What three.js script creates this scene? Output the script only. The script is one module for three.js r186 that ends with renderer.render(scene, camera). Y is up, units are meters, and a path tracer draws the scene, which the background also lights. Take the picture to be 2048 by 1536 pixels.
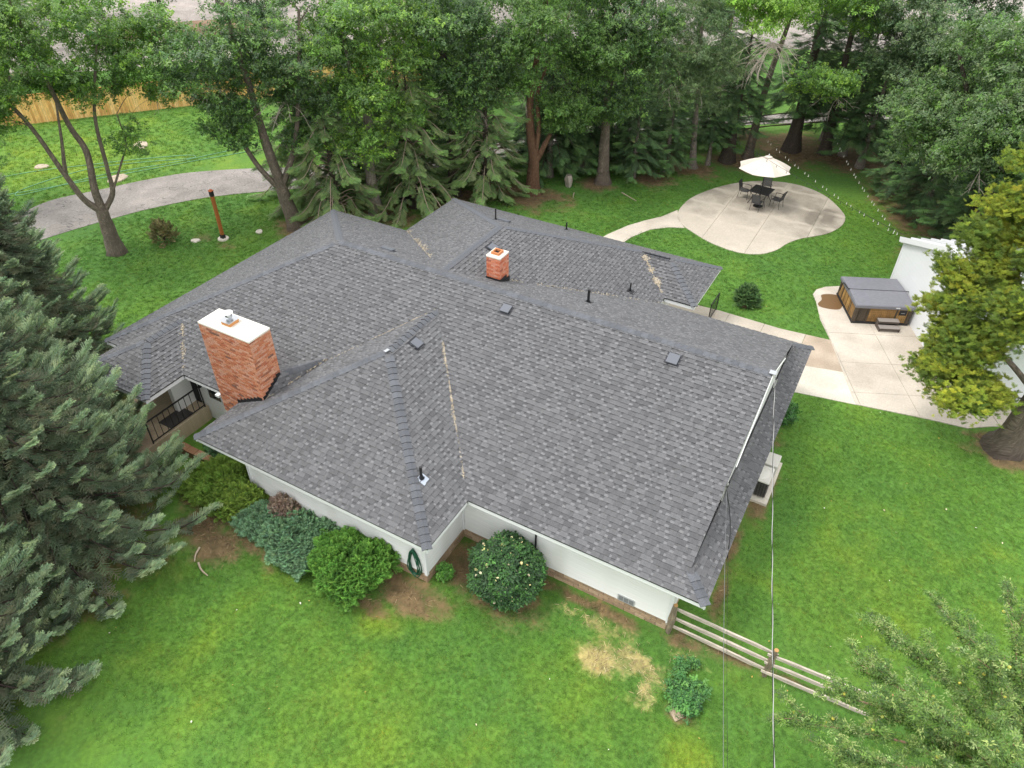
import * as THREE from 'three';
import { mergeGeometries } from 'three/addons/utils/BufferGeometryUtils.js';
import { RoundedBoxGeometry } from 'three/addons/geometries/RoundedBoxGeometry.js';

// ---------------------------------------------------------------- camera, sky, sun, exposure
const scene = new THREE.Scene();
const CAM = new THREE.Vector3(0.847, 17.042, 11.015);
const camera = new THREE.PerspectiveCamera(55.93, 4 / 3, 0.1, 600);
camera.position.copy(CAM);
camera.up.set(-0.3138, 0.7802, -0.5412);
camera.lookAt(CAM.x - 0.3795, CAM.y - 0.6255, CAM.z - 0.6817);
scene.add(camera);

const renderer = new THREE.WebGLRenderer({ antialias: true });
renderer.toneMapping = THREE.LinearToneMapping;
renderer.toneMappingExposure = 1.95;
renderer.shadowMap.enabled = true;

const SUN = new THREE.Vector3(-0.45, 1.0, 0.35).normalize();
{ // bright, thinly overcast sky: nearly even, a little brighter overhead and round the veiled sun
  const w = 256, h = 128, d = new Float32Array(w * h * 4);
  for (let j = 0; j < h; j++) for (let i = 0; i < w; i++) {
    const el = (j / (h - 1) - 0.5) * Math.PI, az = (i / w - 0.5) * 2 * Math.PI;
    const v = new THREE.Vector3(Math.cos(el) * Math.cos(az), Math.sin(el), Math.cos(el) * Math.sin(az));
    const up = Math.max(v.y, 0), g = Math.pow(Math.max(v.dot(SUN), 0), 5);
    const L = v.y < -0.02 ? 0.25 : 0.8 + 0.2 * up + 0.3 * g;
    const o = (j * w + i) * 4;
    d[o] = L * 0.99; d[o + 1] = L; d[o + 2] = L * 1.02; d[o + 3] = 1;
  }
  const sky = new THREE.DataTexture(d, w, h, THREE.RGBAFormat, THREE.FloatType);
  sky.mapping = THREE.EquirectangularReflectionMapping;
  sky.magFilter = sky.minFilter = THREE.LinearFilter; sky.needsUpdate = true;
  scene.background = sky; scene.environment = sky;
}
const sun = new THREE.DirectionalLight(new THREE.Color(1, 0.96, 0.9), 1.0);
sun.position.copy(SUN).multiplyScalar(80).add(new THREE.Vector3(-10, 0, -12));
sun.target.position.set(-10, 0, -12);
sun.castShadow = true; sun.shadow.radius = 28; sun.shadow.mapSize.set(4096, 4096);
Object.assign(sun.shadow.camera, { left: -60, right: 60, top: 60, bottom: -60, near: 1, far: 200 });
scene.add(sun, sun.target);

// ---------------------------------------------------------------- helpers
let seed = 12345;
const rnd = () => { seed = (seed + 0x6d2b79f5) | 0; let t = Math.imul(seed ^ (seed >>> 15), 1 | seed); t = (t + Math.imul(t ^ (t >>> 7), 61 | t)) ^ t; return ((t ^ (t >>> 14)) >>> 0) / 4294967296; };
const rr = (a, b) => a + (b - a) * rnd();
const pick = (a) => a[Math.floor(rnd() * a.length)];
const gauss = () => (rnd() + rnd() + rnd() + rnd() - 2) * 0.85;
const V = (x, y, z) => new THREE.Vector3(x, y, z);
const clamp = (x, a = 0, b = 1) => Math.min(b, Math.max(a, x));
const sstep = (a, b, x) => { const t = clamp((x - a) / (b - a)); return t * t * (3 - 2 * t); };
const S = (r, g, b) => new THREE.Color().setRGB(r / 255, g / 255, b / 255, THREE.SRGBColorSpace);
const hash = (x, y, s = 0) => { let n = Math.imul(x, 374761393) + Math.imul(y, 668265263) + Math.imul(s, 1442695041); n = Math.imul(n ^ (n >>> 13), 1274126177); return ((n ^ (n >>> 16)) >>> 0) / 4294967296; };
function vnoise(x, y, s = 0, per = 0) {
  const xi = Math.floor(x), yi = Math.floor(y), fx = x - xi, fy = y - yi;
  const w = (a) => (per ? ((a % per) + per) % per : a), u = fx * fx * (3 - 2 * fx), v = fy * fy * (3 - 2 * fy);
  const a = hash(w(xi), w(yi), s), b = hash(w(xi + 1), w(yi), s), c = hash(w(xi), w(yi + 1), s), d = hash(w(xi + 1), w(yi + 1), s);
  return (a + (b - a) * u) * (1 - v) + (c + (d - c) * u) * v;
}
const fbm = (x, y, s = 0, o = 4, per = 0) => { let t = 0, a = 0.5, m = 0; for (let i = 0; i < o; i++) { t += a * vnoise(x, y, s + i, per); m += a; x *= 2; y *= 2; per *= 2; a *= 0.5; } return t / m; };
const taken = {};
const numbered = (n) => { const k = taken[n] = (taken[n] ?? -1) + 1; return k ? n + '_' + String(k).padStart(3, '0') : n; };
function tag(o, label, category, group, kind) { if (label) o.userData.label = label; if (category) o.userData.category = category; if (group) o.userData.group = group; if (kind) o.userData.kind = kind; return o; }
function thing(name, label, category, group) { const g = new THREE.Group(); g.name = numbered(name); scene.add(g); return tag(g, label, category, group); }
function group(name, parent) { const g = new THREE.Group(); g.name = name; parent.add(g); return g; }
function mesh(name, geo, mat, parent) {
  const m = new THREE.Mesh(geo, mat); m.name = parent ? name : numbered(name); m.castShadow = m.receiveShadow = true;
  (parent || scene).add(m); return m;
}
const structure = (name, geo, mat, label) => tag(mesh(name, geo, mat), label, null, null, 'structure');

// colour map from a function of (u, v) in 0..1, with sRGB 0-255 values
function tex(n, m, fn, rx = 1, ry = 1, srgb = true) {
  const d = new Uint8Array(n * m * 4);
  for (let j = 0; j < m; j++) for (let i = 0; i < n; i++) { const c = fn(i / n, j / m, i, j), o = (j * n + i) * 4; d[o] = clamp(c[0], 0, 255); d[o + 1] = clamp(c[1], 0, 255); d[o + 2] = clamp(c[2], 0, 255); d[o + 3] = 255; }
  const t = new THREE.DataTexture(d, n, m); t.wrapS = t.wrapT = THREE.RepeatWrapping; t.magFilter = THREE.LinearFilter; t.minFilter = THREE.LinearMipmapLinearFilter; t.generateMipmaps = true;
  if (srgb) t.colorSpace = THREE.SRGBColorSpace; t.repeat.set(rx, ry); t.needsUpdate = true; return t;
}
const std = (o) => new THREE.MeshStandardMaterial({ roughness: 0.85, side: THREE.DoubleSide, ...o });

// geometry collector: flat shaded, optional vertex colours, uv in metres
class MB {
  constructor() { this.p = []; this.c = []; this.u = []; this.n = []; }
  tri(a, b, c, col, nrm) {
    const n = nrm || V(0, 0, 0).crossVectors(V(0, 0, 0).subVectors(b, a), V(0, 0, 0).subVectors(c, a)).normalize();
    const ax = Math.abs(n.x), ay = Math.abs(n.y), az = Math.abs(n.z);
    for (const q of [a, b, c]) {
      this.p.push(q.x, q.y, q.z); this.n.push(n.x, n.y, n.z);
      if (ay >= ax && ay >= az) this.u.push(q.x, q.z); else if (ax >= az) this.u.push(q.z, q.y); else this.u.push(q.x, q.y);
      if (col) this.c.push(col.r, col.g, col.b);
    }
  }
  quad(a, b, c, d, col) { this.tri(a, b, c, col); this.tri(a, c, d, col); }
  poly(pts, col) { for (let i = 1; i < pts.length - 1; i++) this.tri(pts[0], pts[i], pts[i + 1], col); }
  // box from a centre, three half-axis vectors
  obox(c, ax, ay, az, col) {
    const P = (i, j, k) => c.clone().addScaledVector(ax, i).addScaledVector(ay, j).addScaledVector(az, k);
    const q = (a, b, d, e) => this.quad(a, b, d, e, col);
    q(P(-1, -1, 1), P(1, -1, 1), P(1, 1, 1), P(-1, 1, 1)); q(P(1, -1, -1), P(-1, -1, -1), P(-1, 1, -1), P(1, 1, -1));
    q(P(1, -1, 1), P(1, -1, -1), P(1, 1, -1), P(1, 1, 1)); q(P(-1, -1, -1), P(-1, -1, 1), P(-1, 1, 1), P(-1, 1, -1));
    q(P(-1, 1, 1), P(1, 1, 1), P(1, 1, -1), P(-1, 1, -1)); q(P(-1, -1, -1), P(1, -1, -1), P(1, -1, 1), P(-1, -1, 1));
    return this;
  }
  box(x0, x1, y0, y1, z0, z1, col) { return this.obox(V((x0 + x1) / 2, (y0 + y1) / 2, (z0 + z1) / 2), V((x1 - x0) / 2, 0, 0), V(0, (y1 - y0) / 2, 0), V(0, 0, (z1 - z0) / 2), col); }
  bar(a, b, r, col, up = V(0, 1, 0), r2 = r) { // rectangular bar
    const d = V(0, 0, 0).subVectors(b, a), h = d.clone().multiplyScalar(0.5), c = a.clone().add(h); d.normalize();
    if (Math.abs(d.dot(up)) > 0.95) up = V(1, 0, 0);
    const s = V(0, 0, 0).crossVectors(up, d).normalize(), t = V(0, 0, 0).crossVectors(d, s);
    return this.obox(c, s.multiplyScalar(r), t.multiplyScalar(r2), h, col);
  }
  // smooth tapered tube through points; radii a number, or a function of t (0..1) and angle
  tube(pts, rad, seg = 6, col, cap = true, rough) {
    const N = pts.length, rings = []; let side = null, len = 0;
    for (let i = 0; i < N; i++) {
      const d = V(0, 0, 0).subVectors(pts[Math.min(i + 1, N - 1)], pts[Math.max(i - 1, 0)]).normalize();
      if (!side) { side = V(0, 0, 0).crossVectors(d, Math.abs(d.y) > 0.9 ? V(1, 0, 0) : V(0, 1, 0)).normalize(); }
      side.addScaledVector(d, -side.dot(d)).normalize();
      const up = V(0, 0, 0).crossVectors(d, side); if (i) len += pts[i].distanceTo(pts[i - 1]);
      const ring = [];
      for (let k = 0; k <= seg; k++) {
        const a = (k % seg) / seg * 2 * Math.PI; let r = typeof rad === 'number' ? rad : rad(i / (N - 1));
        if (rough) r *= rough(i / (N - 1), a);
        const n = side.clone().multiplyScalar(Math.cos(a)).addScaledVector(up, Math.sin(a));
        ring.push([pts[i].clone().addScaledVector(n, r), n, k / seg * 2 * Math.PI * Math.max(r, 0.02), len]);
      }
      rings.push(ring);
    }
    const put = (v) => { this.p.push(v[0].x, v[0].y, v[0].z); this.n.push(v[1].x, v[1].y, v[1].z); this.u.push(v[2], v[3]); if (col) this.c.push(col.r, col.g, col.b); };
    for (let i = 0; i < N - 1; i++) for (let k = 0; k < seg; k++) { const a = rings[i][k], b = rings[i][k + 1], c = rings[i + 1][k + 1], d = rings[i + 1][k]; for (const v of [a, b, c, a, c, d]) put(v); }
    if (cap) for (const [ring, s] of [[rings[0], -1], [rings[N - 1], 1]]) { const c = V(0, 0, 0); for (let k = 0; k < seg; k++) c.addScaledVector(ring[k][0], 1 / seg); for (let k = 0; k < seg; k++) s > 0 ? this.tri(c, ring[k][0], ring[k + 1][0], col) : this.tri(c, ring[k + 1][0], ring[k][0], col); }
    return this;
  }
  get empty() { return !this.p.length; }
  geo() {
    const g = new THREE.BufferGeometry();
    g.setAttribute('position', new THREE.Float32BufferAttribute(this.p, 3)); g.setAttribute('normal', new THREE.Float32BufferAttribute(this.n, 3)); g.setAttribute('uv', new THREE.Float32BufferAttribute(this.u, 2));
    if (this.c.length) g.setAttribute('color', new THREE.Float32BufferAttribute(this.c, 3));
    return g;
  }
  add(name, mat, parent) { return mesh(name, this.geo(), mat, parent); }
}
const curve = (pts, n) => new THREE.CatmullRomCurve3(pts.map((p) => (p.isVector3 ? p : V(...p)))).getPoints(n);
// clip a 2-D polygon by the half plane a*x + b*y <= c
function clipHalf(poly, a, b, c) {
  const out = [];
  for (let i = 0; i < poly.length; i++) {
    const p = poly[i], q = poly[(i + 1) % poly.length], dp = a * p[0] + b * p[1] - c, dq = a * q[0] + b * q[1] - c;
    if (dp <= 0) out.push(p);
    if ((dp < 0 && dq > 0) || (dp > 0 && dq < 0)) { const t = dp / (dp - dq); out.push([p[0] + (q[0] - p[0]) * t, p[1] + (q[1] - p[1]) * t]); }
  }
  return out;
}
const clipRect = (poly, x0, x1, y0, y1) => { let p = clipHalf(poly, 1, 0, x1); p = clipHalf(p, -1, 0, -x0); p = clipHalf(p, 0, 1, y1); return clipHalf(p, 0, -1, -y0); };
const area2 = (p) => { let s = 0; for (let i = 0; i < p.length; i++) { const a = p[i], b = p[(i + 1) % p.length]; s += a[0] * b[1] - a[1] * b[0]; } return s / 2; };
// flat slab from an outline in (x, z), top at y1, with a small chamfer
function slabGeo(poly, y0, y1, bev = 0.006) {
  const s = new THREE.Shape(poly.map(([x, z]) => new THREE.Vector2(x, -z)));
  const g = new THREE.ExtrudeGeometry(s, { depth: y1 - y0 - bev, bevelEnabled: bev > 0, bevelThickness: bev, bevelSize: bev, bevelOffset: -bev, bevelSegments: 1, curveSegments: 2 });
  g.rotateX(-Math.PI / 2); g.translate(0, y0, 0);
  const p = g.attributes.position, uv = g.attributes.uv; for (let i = 0; i < p.count; i++) uv.setXY(i, p.getX(i), p.getZ(i));
  return g;
}
const smoothClosed = (pts, n) => new THREE.CatmullRomCurve3(pts.map(([x, z]) => V(x, 0, z)), true, 'catmullrom', 0.5).getPoints(n).slice(0, n).map((v) => [v.x, v.z]);
function inPoly(poly, x, y) { let c = false; for (let i = 0, j = poly.length - 1; i < poly.length; j = i++) { const [xi, yi] = poly[i], [xj, yj] = poly[j]; if ((yi > y) !== (yj > y) && x < (xj - xi) * (y - yi) / (yj - yi) + xi) c = !c; } return c; }

// ---------------------------------------------------------------- the ground
const driveUp = [[-43, 4], [-40.5, -2], [-38.95, -5.9], [-39.05, -8.8], [-38, -11.1], [-37.1, -13], [-35.8, -15.1], [-33.5, -17.2], [-31, -19], [-27.2, -22.4], [-23.9, -26.3], [-18.4, -35.2], [-9, -43], [-3.9, -46.9], [6, -53]];
const driveLo = [[-38, 6], [-36, -1], [-35.4, -5.1], [-35, -6.9], [-34.5, -8.5], [-33.7, -10.65], [-32.3, -13.1], [-30.9, -14.7], [-29.2, -16.3], [-26, -19.6], [-22.5, -24.1], [-17.3, -33], [-9.1, -40.7], [-2, -45.5], [7, -50]];
const drivePoly = [...curve(driveUp.map(([a, b]) => V(a, 0, b)), 70), ...curve(driveLo.map(([a, b]) => V(a, 0, b)), 70).reverse()].map((v) => [v.x, v.z]);
const patioPoly = smoothClosed([[-10.6, -22.3], [-10.0, -23.35], [-9.3, -24.2], [-9.1, -25.5], [-8.97, -27.1], [-8.25, -28.95], [-7.23, -30.45], [-5.77, -31.55], [-4.11, -31.8], [-2.57, -31.05], [-1.35, -29.4], [-1.06, -28.4], [-1.15, -27.4], [-1.55, -26.4], [-2.1, -25.7], [-2.66, -25.05], [-3.1, -24.2], [-3.45, -23.15], [-4.09, -22.35], [-5.11, -22.05], [-6.46, -22.35], [-7.6, -23.0], [-8.2, -23.2], [-8.85, -22.85], [-9.6, -22.1], [-10.12, -20.9], [-10.35, -19.6], [-10.5, -18.2], [-11.5, -18.2], [-11.4, -20.4]], 150);
const patioMain = smoothClosed([[-9.1, -25.5], [-8.97, -27.1], [-8.25, -28.95], [-7.23, -30.45], [-5.77, -31.55], [-4.11, -31.8], [-2.57, -31.05], [-1.35, -29.4], [-1.06, -28.4], [-1.15, -27.4], [-1.55, -26.4], [-2.1, -25.7], [-2.66, -25.05], [-3.1, -24.2], [-3.45, -23.15], [-4.09, -22.35], [-5.11, -22.05], [-6.46, -22.35], [-7.6, -23.0], [-8.4, -23.6], [-8.9, -24.4]], 120);
const apronPoly = [[0.36, -16.64], [-0.28, -17.95], [-0.72, -19.3], [-0.98, -19.9], [-0.93, -20.4], [-0.62, -20.85], [0.14, -21.4], [1.9, -22.0], [5.17, -14.98], [10.2, -17.3], [10.4, -16.6], [8.2, -15.0], [7.1, -14.35], [6.41, -13.98], [5.64, -13.42], [4.44, -13.26], [1.97, -12.8]];
const walkPoly = [[-6.8, -16.15], [-5.07, -16.42], [-4.19, -16.47], [-1.58, -16.4], [0.4, -16.6], [2.0, -12.8], [-0.1, -12.42], [-1.6, -12.5], [-1.8, -14.6], [-3, -15.4], [-6.8, -15.4]];
const houseRects = [[-21.2, -0.6, -11.6, -0.4], [-13.7, -7.1, -1, 1.4], [-16.9, -5.0, -15.4, -11], [-20.4, -18, -1, 1]];
const dirt = [ // x, z, rx, rz, strength: bare earth and needle litter
  [-17.2, 5.6, 3.1, 2.6, 0.8], [-13.3, 3.3, 1.3, 0.75, 1.15], [-14.3, 3.0, 1.1, 0.9, 1.1], [-14.6, 2.0, 2.0, 0.9, 0.9], [-12.4, 2.9, 1.2, 0.5, 0.8], [-10.6, 1.9, 4.4, 0.75, 0.95], [-8.6, 2.75, 1.3, 0.5, 0.7], [-7.5, 2.0, 1.0, 0.6, 0.85], [-6.3, 0.25, 0.95, 0.9, 1.15], [-4.9, 0.75, 1.35, 0.95, 0.8], [-3.2, -0.25, 2.6, 0.33, 0.85], [-0.3, -0.45, 0.9, 0.4, 0.9], [-23.2, 0.6, 2.6, 2.4, 1], [-15.2, 10.6, 2.2, 1.8, 0.6],
  [-25.0, -13.4, 1.8, 1.5, 1], [-22.9, -16.4, 2.6, 2.2, 1.05], [-20.6, -20, 2.4, 2.2, 1.05], [-17.2, -22.6, 2.6, 1.9, 1.05], [-14.2, -26, 1.5, 1.1, 0.9], [-12, -28.4, 1.7, 1.5, 0.9], [-10.2, -31, 1.9, 1.7, 1], [-8.2, -33.6, 2.4, 1.7, 1.1], [-5.6, -37, 3.4, 2.2, 1.15], [-2.6, -37.6, 3.6, 2.6, 1.1], [0.8, -34.6, 2, 3.2, 1.05], [2.4, -31.4, 2.1, 2.6, 1.05], [3.4, -27.4, 1.7, 2.6, 1], [-12.8, -33, 3.5, 2, 0.55], [-7, -38.5, 4, 2, 0.9],
  [6.9, -12.9, 1.5, 0.9, 1.1], [5.9, -13.15, 0.6, 0.3, 0.9], [0.12, -6.8, 0.42, 1.5, 0.9], [-0.15, -4.2, 0.3, 1.2, 0.7], [0.1, -2.2, 0.22, 0.8, 0.6], [-0.05, -9.5, 0.35, 1, 0.6], [0.25, 1.4, 0.55, 0.35, 0.8], [-3.38, -17.4, 0.35, 0.22, 0.9], [-29.9, -8.6, 0.5, 0.35, 0.7], [-28.0, -10.0, 1.2, 0.4, 0.45], [2.6, -0.75, 1.6, 0.16, 0.6], [0.6, -0.65, 1.0, 0.2, 0.7]];
const straw = [[-1.15, 0.75, 1.15, 0.6, 0.9], [-2.0, 1.15, 0.6, 0.45, 0.8], [-0.75, 1.35, 0.45, 0.6, 0.8], [-0.1, 0.05, 0.5, 0.4, 0.9], [-2.9, 0.15, 1.5, 0.35, 0.6]];
const yellow = [[-7.6, 3.1, 0.8, 0.5, 0.9], [-1.9, 2.2, 1.6, 0.9, 0.5], [0.6, 2.4, 0.6, 0.8, 0.8], [-7, 5.2, 4, 2, 0.3], [4.2, -4, 3, 3, 0.35], [-2.2, -15, 1, 1, 0.2], [-43, -14, 9, 6, 0.5], [-37, -14, 6, 3, 0.3]];
const blob = (list, x, z, n) => { let m = 0; for (const [cx, cz, rx, rz, s] of list) { const dx = (x - cx) / rx, dz = (z - cz) / rz, q = dx * dx + dz * dz; if (q < 3.2) m = Math.max(m, s * (1.35 - Math.sqrt(q)) + n); } return m; };
function groundInfo(x, z) {
  const n1 = fbm(x * 0.9, z * 0.9, 3, 3), n2 = fbm(x * 4, z * 4, 11, 2), n3 = fbm(x * 0.16, z * 0.16, 21, 2), n4 = vnoise(x * 22, z * 22, 31);
  const nn = (n1 - 0.5) * 1.1 + (n2 - 0.5) * 0.55;
  const d = sstep(0.2, 0.95, blob(dirt, x, z, nn * 1.05 + (n4 - 0.5) * 0.35)) * 0.92, s = sstep(0.15, 0.95, blob(straw, x, z, nn * 1.1 + (n4 - 0.5) * 0.5)) * 0.85, ye = clamp(blob(yellow, x, z, nn * 0.8)) * 0.8;
  let r = 81 + 22 * (n3 - 0.4) + 9 * (n1 - 0.5), g = 120 + 18 * (n3 - 0.4) + 8 * (n1 - 0.5), b = 44 + 8 * (n2 - 0.5);
  const k = clamp((n1 - 0.52) * 2.2) * 0.5; r += k * 16; g += k * 8;
  r += ye * 34; g += ye * 18; b -= ye * 3;
  const f = 0.88 + 0.24 * n4; r *= f; g *= f; b *= f;
  const dl = 0.75 + 0.4 * n2 + 0.22 * (n4 - 0.5), mix = (a, c, t) => a + (c - a) * t;
  r = mix(r, 116 * dl, d); g = mix(g, 93 * dl, d); b = mix(b, 68 * dl, d);
  r = mix(r, 172 * dl, s); g = mix(g, 152 * dl, s); b = mix(b, 104 * dl, s);
  return { c: [r, g, b], grass: (1 - d) * (1 - s), d, s };
}
const LX0 = -62, LZ0 = -64, LSZ = 90;
{
  const lawnMap = tex(1600, 1600, (u, v) => groundInfo(LX0 + u * LSZ, LZ0 + v * LSZ).c);
  lawnMap.wrapS = lawnMap.wrapT = THREE.ClampToEdgeWrapping;
  const fine = tex(512, 512, (u, v) => { const a = 255 * (0.5 * vnoise(u * 128, v * 128, 5, 128) + 0.5 * vnoise(u * 256, v * 256, 6, 256)); return [a, a, a]; }, 30, 30, false);
  const g = new THREE.PlaneGeometry(LSZ, LSZ, 1, 1); g.rotateX(-Math.PI / 2); g.translate(LX0 + LSZ / 2, 0, LZ0 + LSZ / 2);
  const uv = g.attributes.uv, p = g.attributes.position; for (let i = 0; i < p.count; i++) uv.setXY(i, (p.getX(i) - LX0) / LSZ, (p.getZ(i) - LZ0) / LSZ);
  structure('lawn', g, std({ map: lawnMap, bumpMap: fine, bumpScale: 0.012, roughness: 1 }), 'mown green lawn with bare earth under the trees and beside the house');
  const far = new THREE.PlaneGeometry(700, 700); far.rotateX(-Math.PI / 2); far.translate(-10, -0.06, -20);
  const farMap = tex(256, 256, (u, v) => { const n = fbm(u * 8, v * 8, 41, 4, 8); return [112 + 70 * (n - 0.5), 116 + 60 * (n - 0.5), 74 + 50 * (n - 0.5)]; }, 28, 28);
  structure('ground', far, std({ map: farMap, roughness: 1 }), 'dry grassy ground beyond the garden');
}
{ // asphalt drive
  const map = tex(512, 512, (u, v) => {
    const n = fbm(u * 20, v * 20, 51, 4, 20), m = vnoise(u * 400, v * 400, 52, 400), w = fbm(u * 6, v * 6, 57, 3, 6);
    const crack = Math.abs(fbm(u * 14, v * 14, 58, 3, 14) - 0.5) < 0.006 ? -40 : 0;
    const a = 138 + 34 * (n - 0.5) + 34 * (m - 0.5) + 26 * (w - 0.5) + crack; return [a, a * 0.955, a * 0.915];
  }, 1 / 14, 1 / 14);
  structure('driveway', slabGeo(drivePoly, -0.05, 0.02, 0.004), std({ map, roughness: 0.95 }), 'curving worn asphalt driveway');
}
// concrete: stained, with light worn bands; stain pattern in world metres
const concMap = (base, amt, s) => tex(512, 512, (u, v) => {
  const n = fbm(u * 12, v * 12, s, 4, 12), m = vnoise(u * 300, v * 300, s + 5, 300), w = fbm(u * 5, v * 5, s + 9, 3, 5), t = sstep(0.5, 0.72, w) * amt;
  const a = 1 + 0.14 * (n - 0.5) + 0.09 * (m - 0.5); return [base[0] * a - t * 42, base[1] * a - t * 43, base[2] * a - t * 44];
}, 1 / 9, 1 / 9);
const M = {};
M.conc = std({ map: concMap([194, 184, 170], 0.35, 61), roughness: 0.9 });
M.concPatio = std({ roughness: 0.9, map: (() => { // the round patio: grey dirt lies in the middle of each bay, the bay edges are cleaner
  const X0 = -12, Z0 = -33, SZ = 16; const t = tex(640, 640, (u, v) => {
    const x = X0 + u * SZ, z = Z0 + v * SZ, n = fbm(x * 1.1, z * 1.1, 71, 5), m = vnoise(x * 26, z * 26, 75), w = fbm(x * 0.45, z * 0.45, 79, 3), wx = (fbm(x * 2, z * 2, 81, 2) - 0.5) * 0.35;
    const bx = Math.abs((((x + 7.0 + 2.33 * 4 + wx) / 2.33) % 1) - 0.5) * 2, bz = Math.abs((((z + 60 + wx) / 1.95) % 1) - 0.5) * 2;
    const clean = Math.max(sstep(0.8, 0.98, bx), sstep(0.72, 0.98, bz)), dirtA = (1 - clean * 0.8) * clamp(0.1 + 1.5 * (n - 0.32)) * sstep(-22.5, -27, z + (w - 0.5) * 6);
    const edge = sstep(0.25, 0, (x + 2.2) * (x + 2.2) * 0.3 + (z + 28) * (z + 28) * 0.09) * 0.8 * clamp(n * 1.7 - 0.35);
    const a = 1 + 0.13 * (n - 0.5) + 0.09 * (m - 0.5), k = clamp(dirtA + edge); return [190 * a - k * 66, 180 * a - k * 64, 165 * a - k * 60];
  }); t.repeat.set(1 / SZ, 1 / SZ); t.offset.set(-X0 / SZ, -Z0 / SZ); return t; })() });
M.concTan = std({ map: concMap([180, 164, 146], 0.4, 91), roughness: 0.9 });
M.concWhite = std({ map: concMap([206, 198, 184], 0.2, 101), roughness: 0.9 });
M.concGrey = std({ map: concMap([150, 140, 126], 0.6, 111), roughness: 0.9 });
M.wet = std({ color: S(112, 84, 52), roughness: 0.5 });
function slabs(parent, poly, frame, ss, ts, mats, y1 = 0.03) { // cut an outline into slabs along joint lines of a turned frame
  const [ox, oz, ax, az, bx, bz] = frame, L = poly.map(([x, z]) => [(x - ox) * ax + (z - oz) * az, (x - ox) * bx + (z - oz) * bz]); let k = 0;
  for (let i = 0; i < ss.length - 1; i++) for (let j = 0; j < ts.length - 1; j++) {
    const q = clipRect(L, ss[i] + 0.006, ss[i + 1] - 0.006, ts[j] + 0.006, ts[j + 1] - 0.006); if (q.length < 3 || Math.abs(area2(q)) < 0.03) continue;
    let w = q.map(([s, t]) => [ox + s * ax + t * bx, oz + s * az + t * bz]); w = w.filter((p, n) => { const o = w[(n + 1) % w.length]; return Math.hypot(p[0] - o[0], p[1] - o[1]) > 0.004; });
    if (w.length < 3) continue;
    mesh('slab', slabGeo(w, -0.06, y1 + (k++ % 3) * 0.0015), mats[k % mats.length], parent);
  }
}
{
  const g = thing('patio'); tag(g, 'rounded concrete patio with a curved path leading to it', null, null, 'structure');
  slabs(g, patioMain, [0, 0, 1, 0, 0, 1], [-12, -7.0, -4.69, -2.38, 0], [-40, 0], [M.concPatio]);
  const tail = [[-8.9, -24.45], [-8.45, -23.65], [-8.1, -23.25], [-8.85, -22.9], [-9.6, -22.15], [-10.1, -20.9], [-10.32, -19.6], [-10.5, -18], [-11.7, -18], [-11.5, -19.5], [-11.25, -20.6], [-10.75, -22.0], [-10.2, -23.0], [-9.6, -23.9], [-9.14, -25.1]];
  slabs(g, tail, [0, 0, 1, 0, 0, 1], [-20, 0], [-30, -22.6, -21.0, -19.4, 0], [M.conc]);
  const a = thing('hot_tub_apron'); tag(a, 'pale concrete apron with saw cut joints between garage and lawn', null, null, 'structure');
  slabs(a, apronPoly, [0.4, -16.6, 0.907, -0.42, 0.42, 0.907], [-4, 0, 1.95, 4.6, 6.6, 12], [-8, -2.55, -0.55, 1.5, 3.4, 8], [M.conc]);
  const w = thing('footpath'); tag(w, 'concrete footpath along the back of the house', null, null, 'structure');
  const cut = (x0, x1, z0, z1, m) => { const q = clipRect(walkPoly, x0, x1, z0, z1); if (q.length > 2) mesh('slab', slabGeo(q, -0.06, 0.022), m, w); };
  cut(-7, -5.2, -18, -12, M.conc); cut(-5.19, -3.77, -18, -12, M.conc); cut(-3.76, -2.26, -18, -12, M.conc); cut(-2.25, -0.58, -18, -12, M.conc);
  const rest = clipHalf(walkPoly, -1, 0, 0.57), top = clipHalf(rest, 0.23, 1, -14.33 + 0.0), bot = clipHalf(rest, -0.23, -1, 14.318);
  mesh('slab', slabGeo(top, -0.06, 0.02), M.concTan, w); mesh('slab', slabGeo(bot, -0.06, 0.024), M.concWhite, w);
  // brown damp earth spill beside the tub
  tag(mesh('mulch_spill', slabGeo(smoothClosed([[-0.62, -20.05], [-0.1, -20.35], [0.25, -20.1], [0.3, -19.2], [-0.35, -18.95], [-0.62, -19.15], [-0.55, -19.6]], 40), 0.0315, 0.036, 0.002), M.wet), 'brown damp earth stain on the concrete beside the hot tub', 'stain');
}
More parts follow.
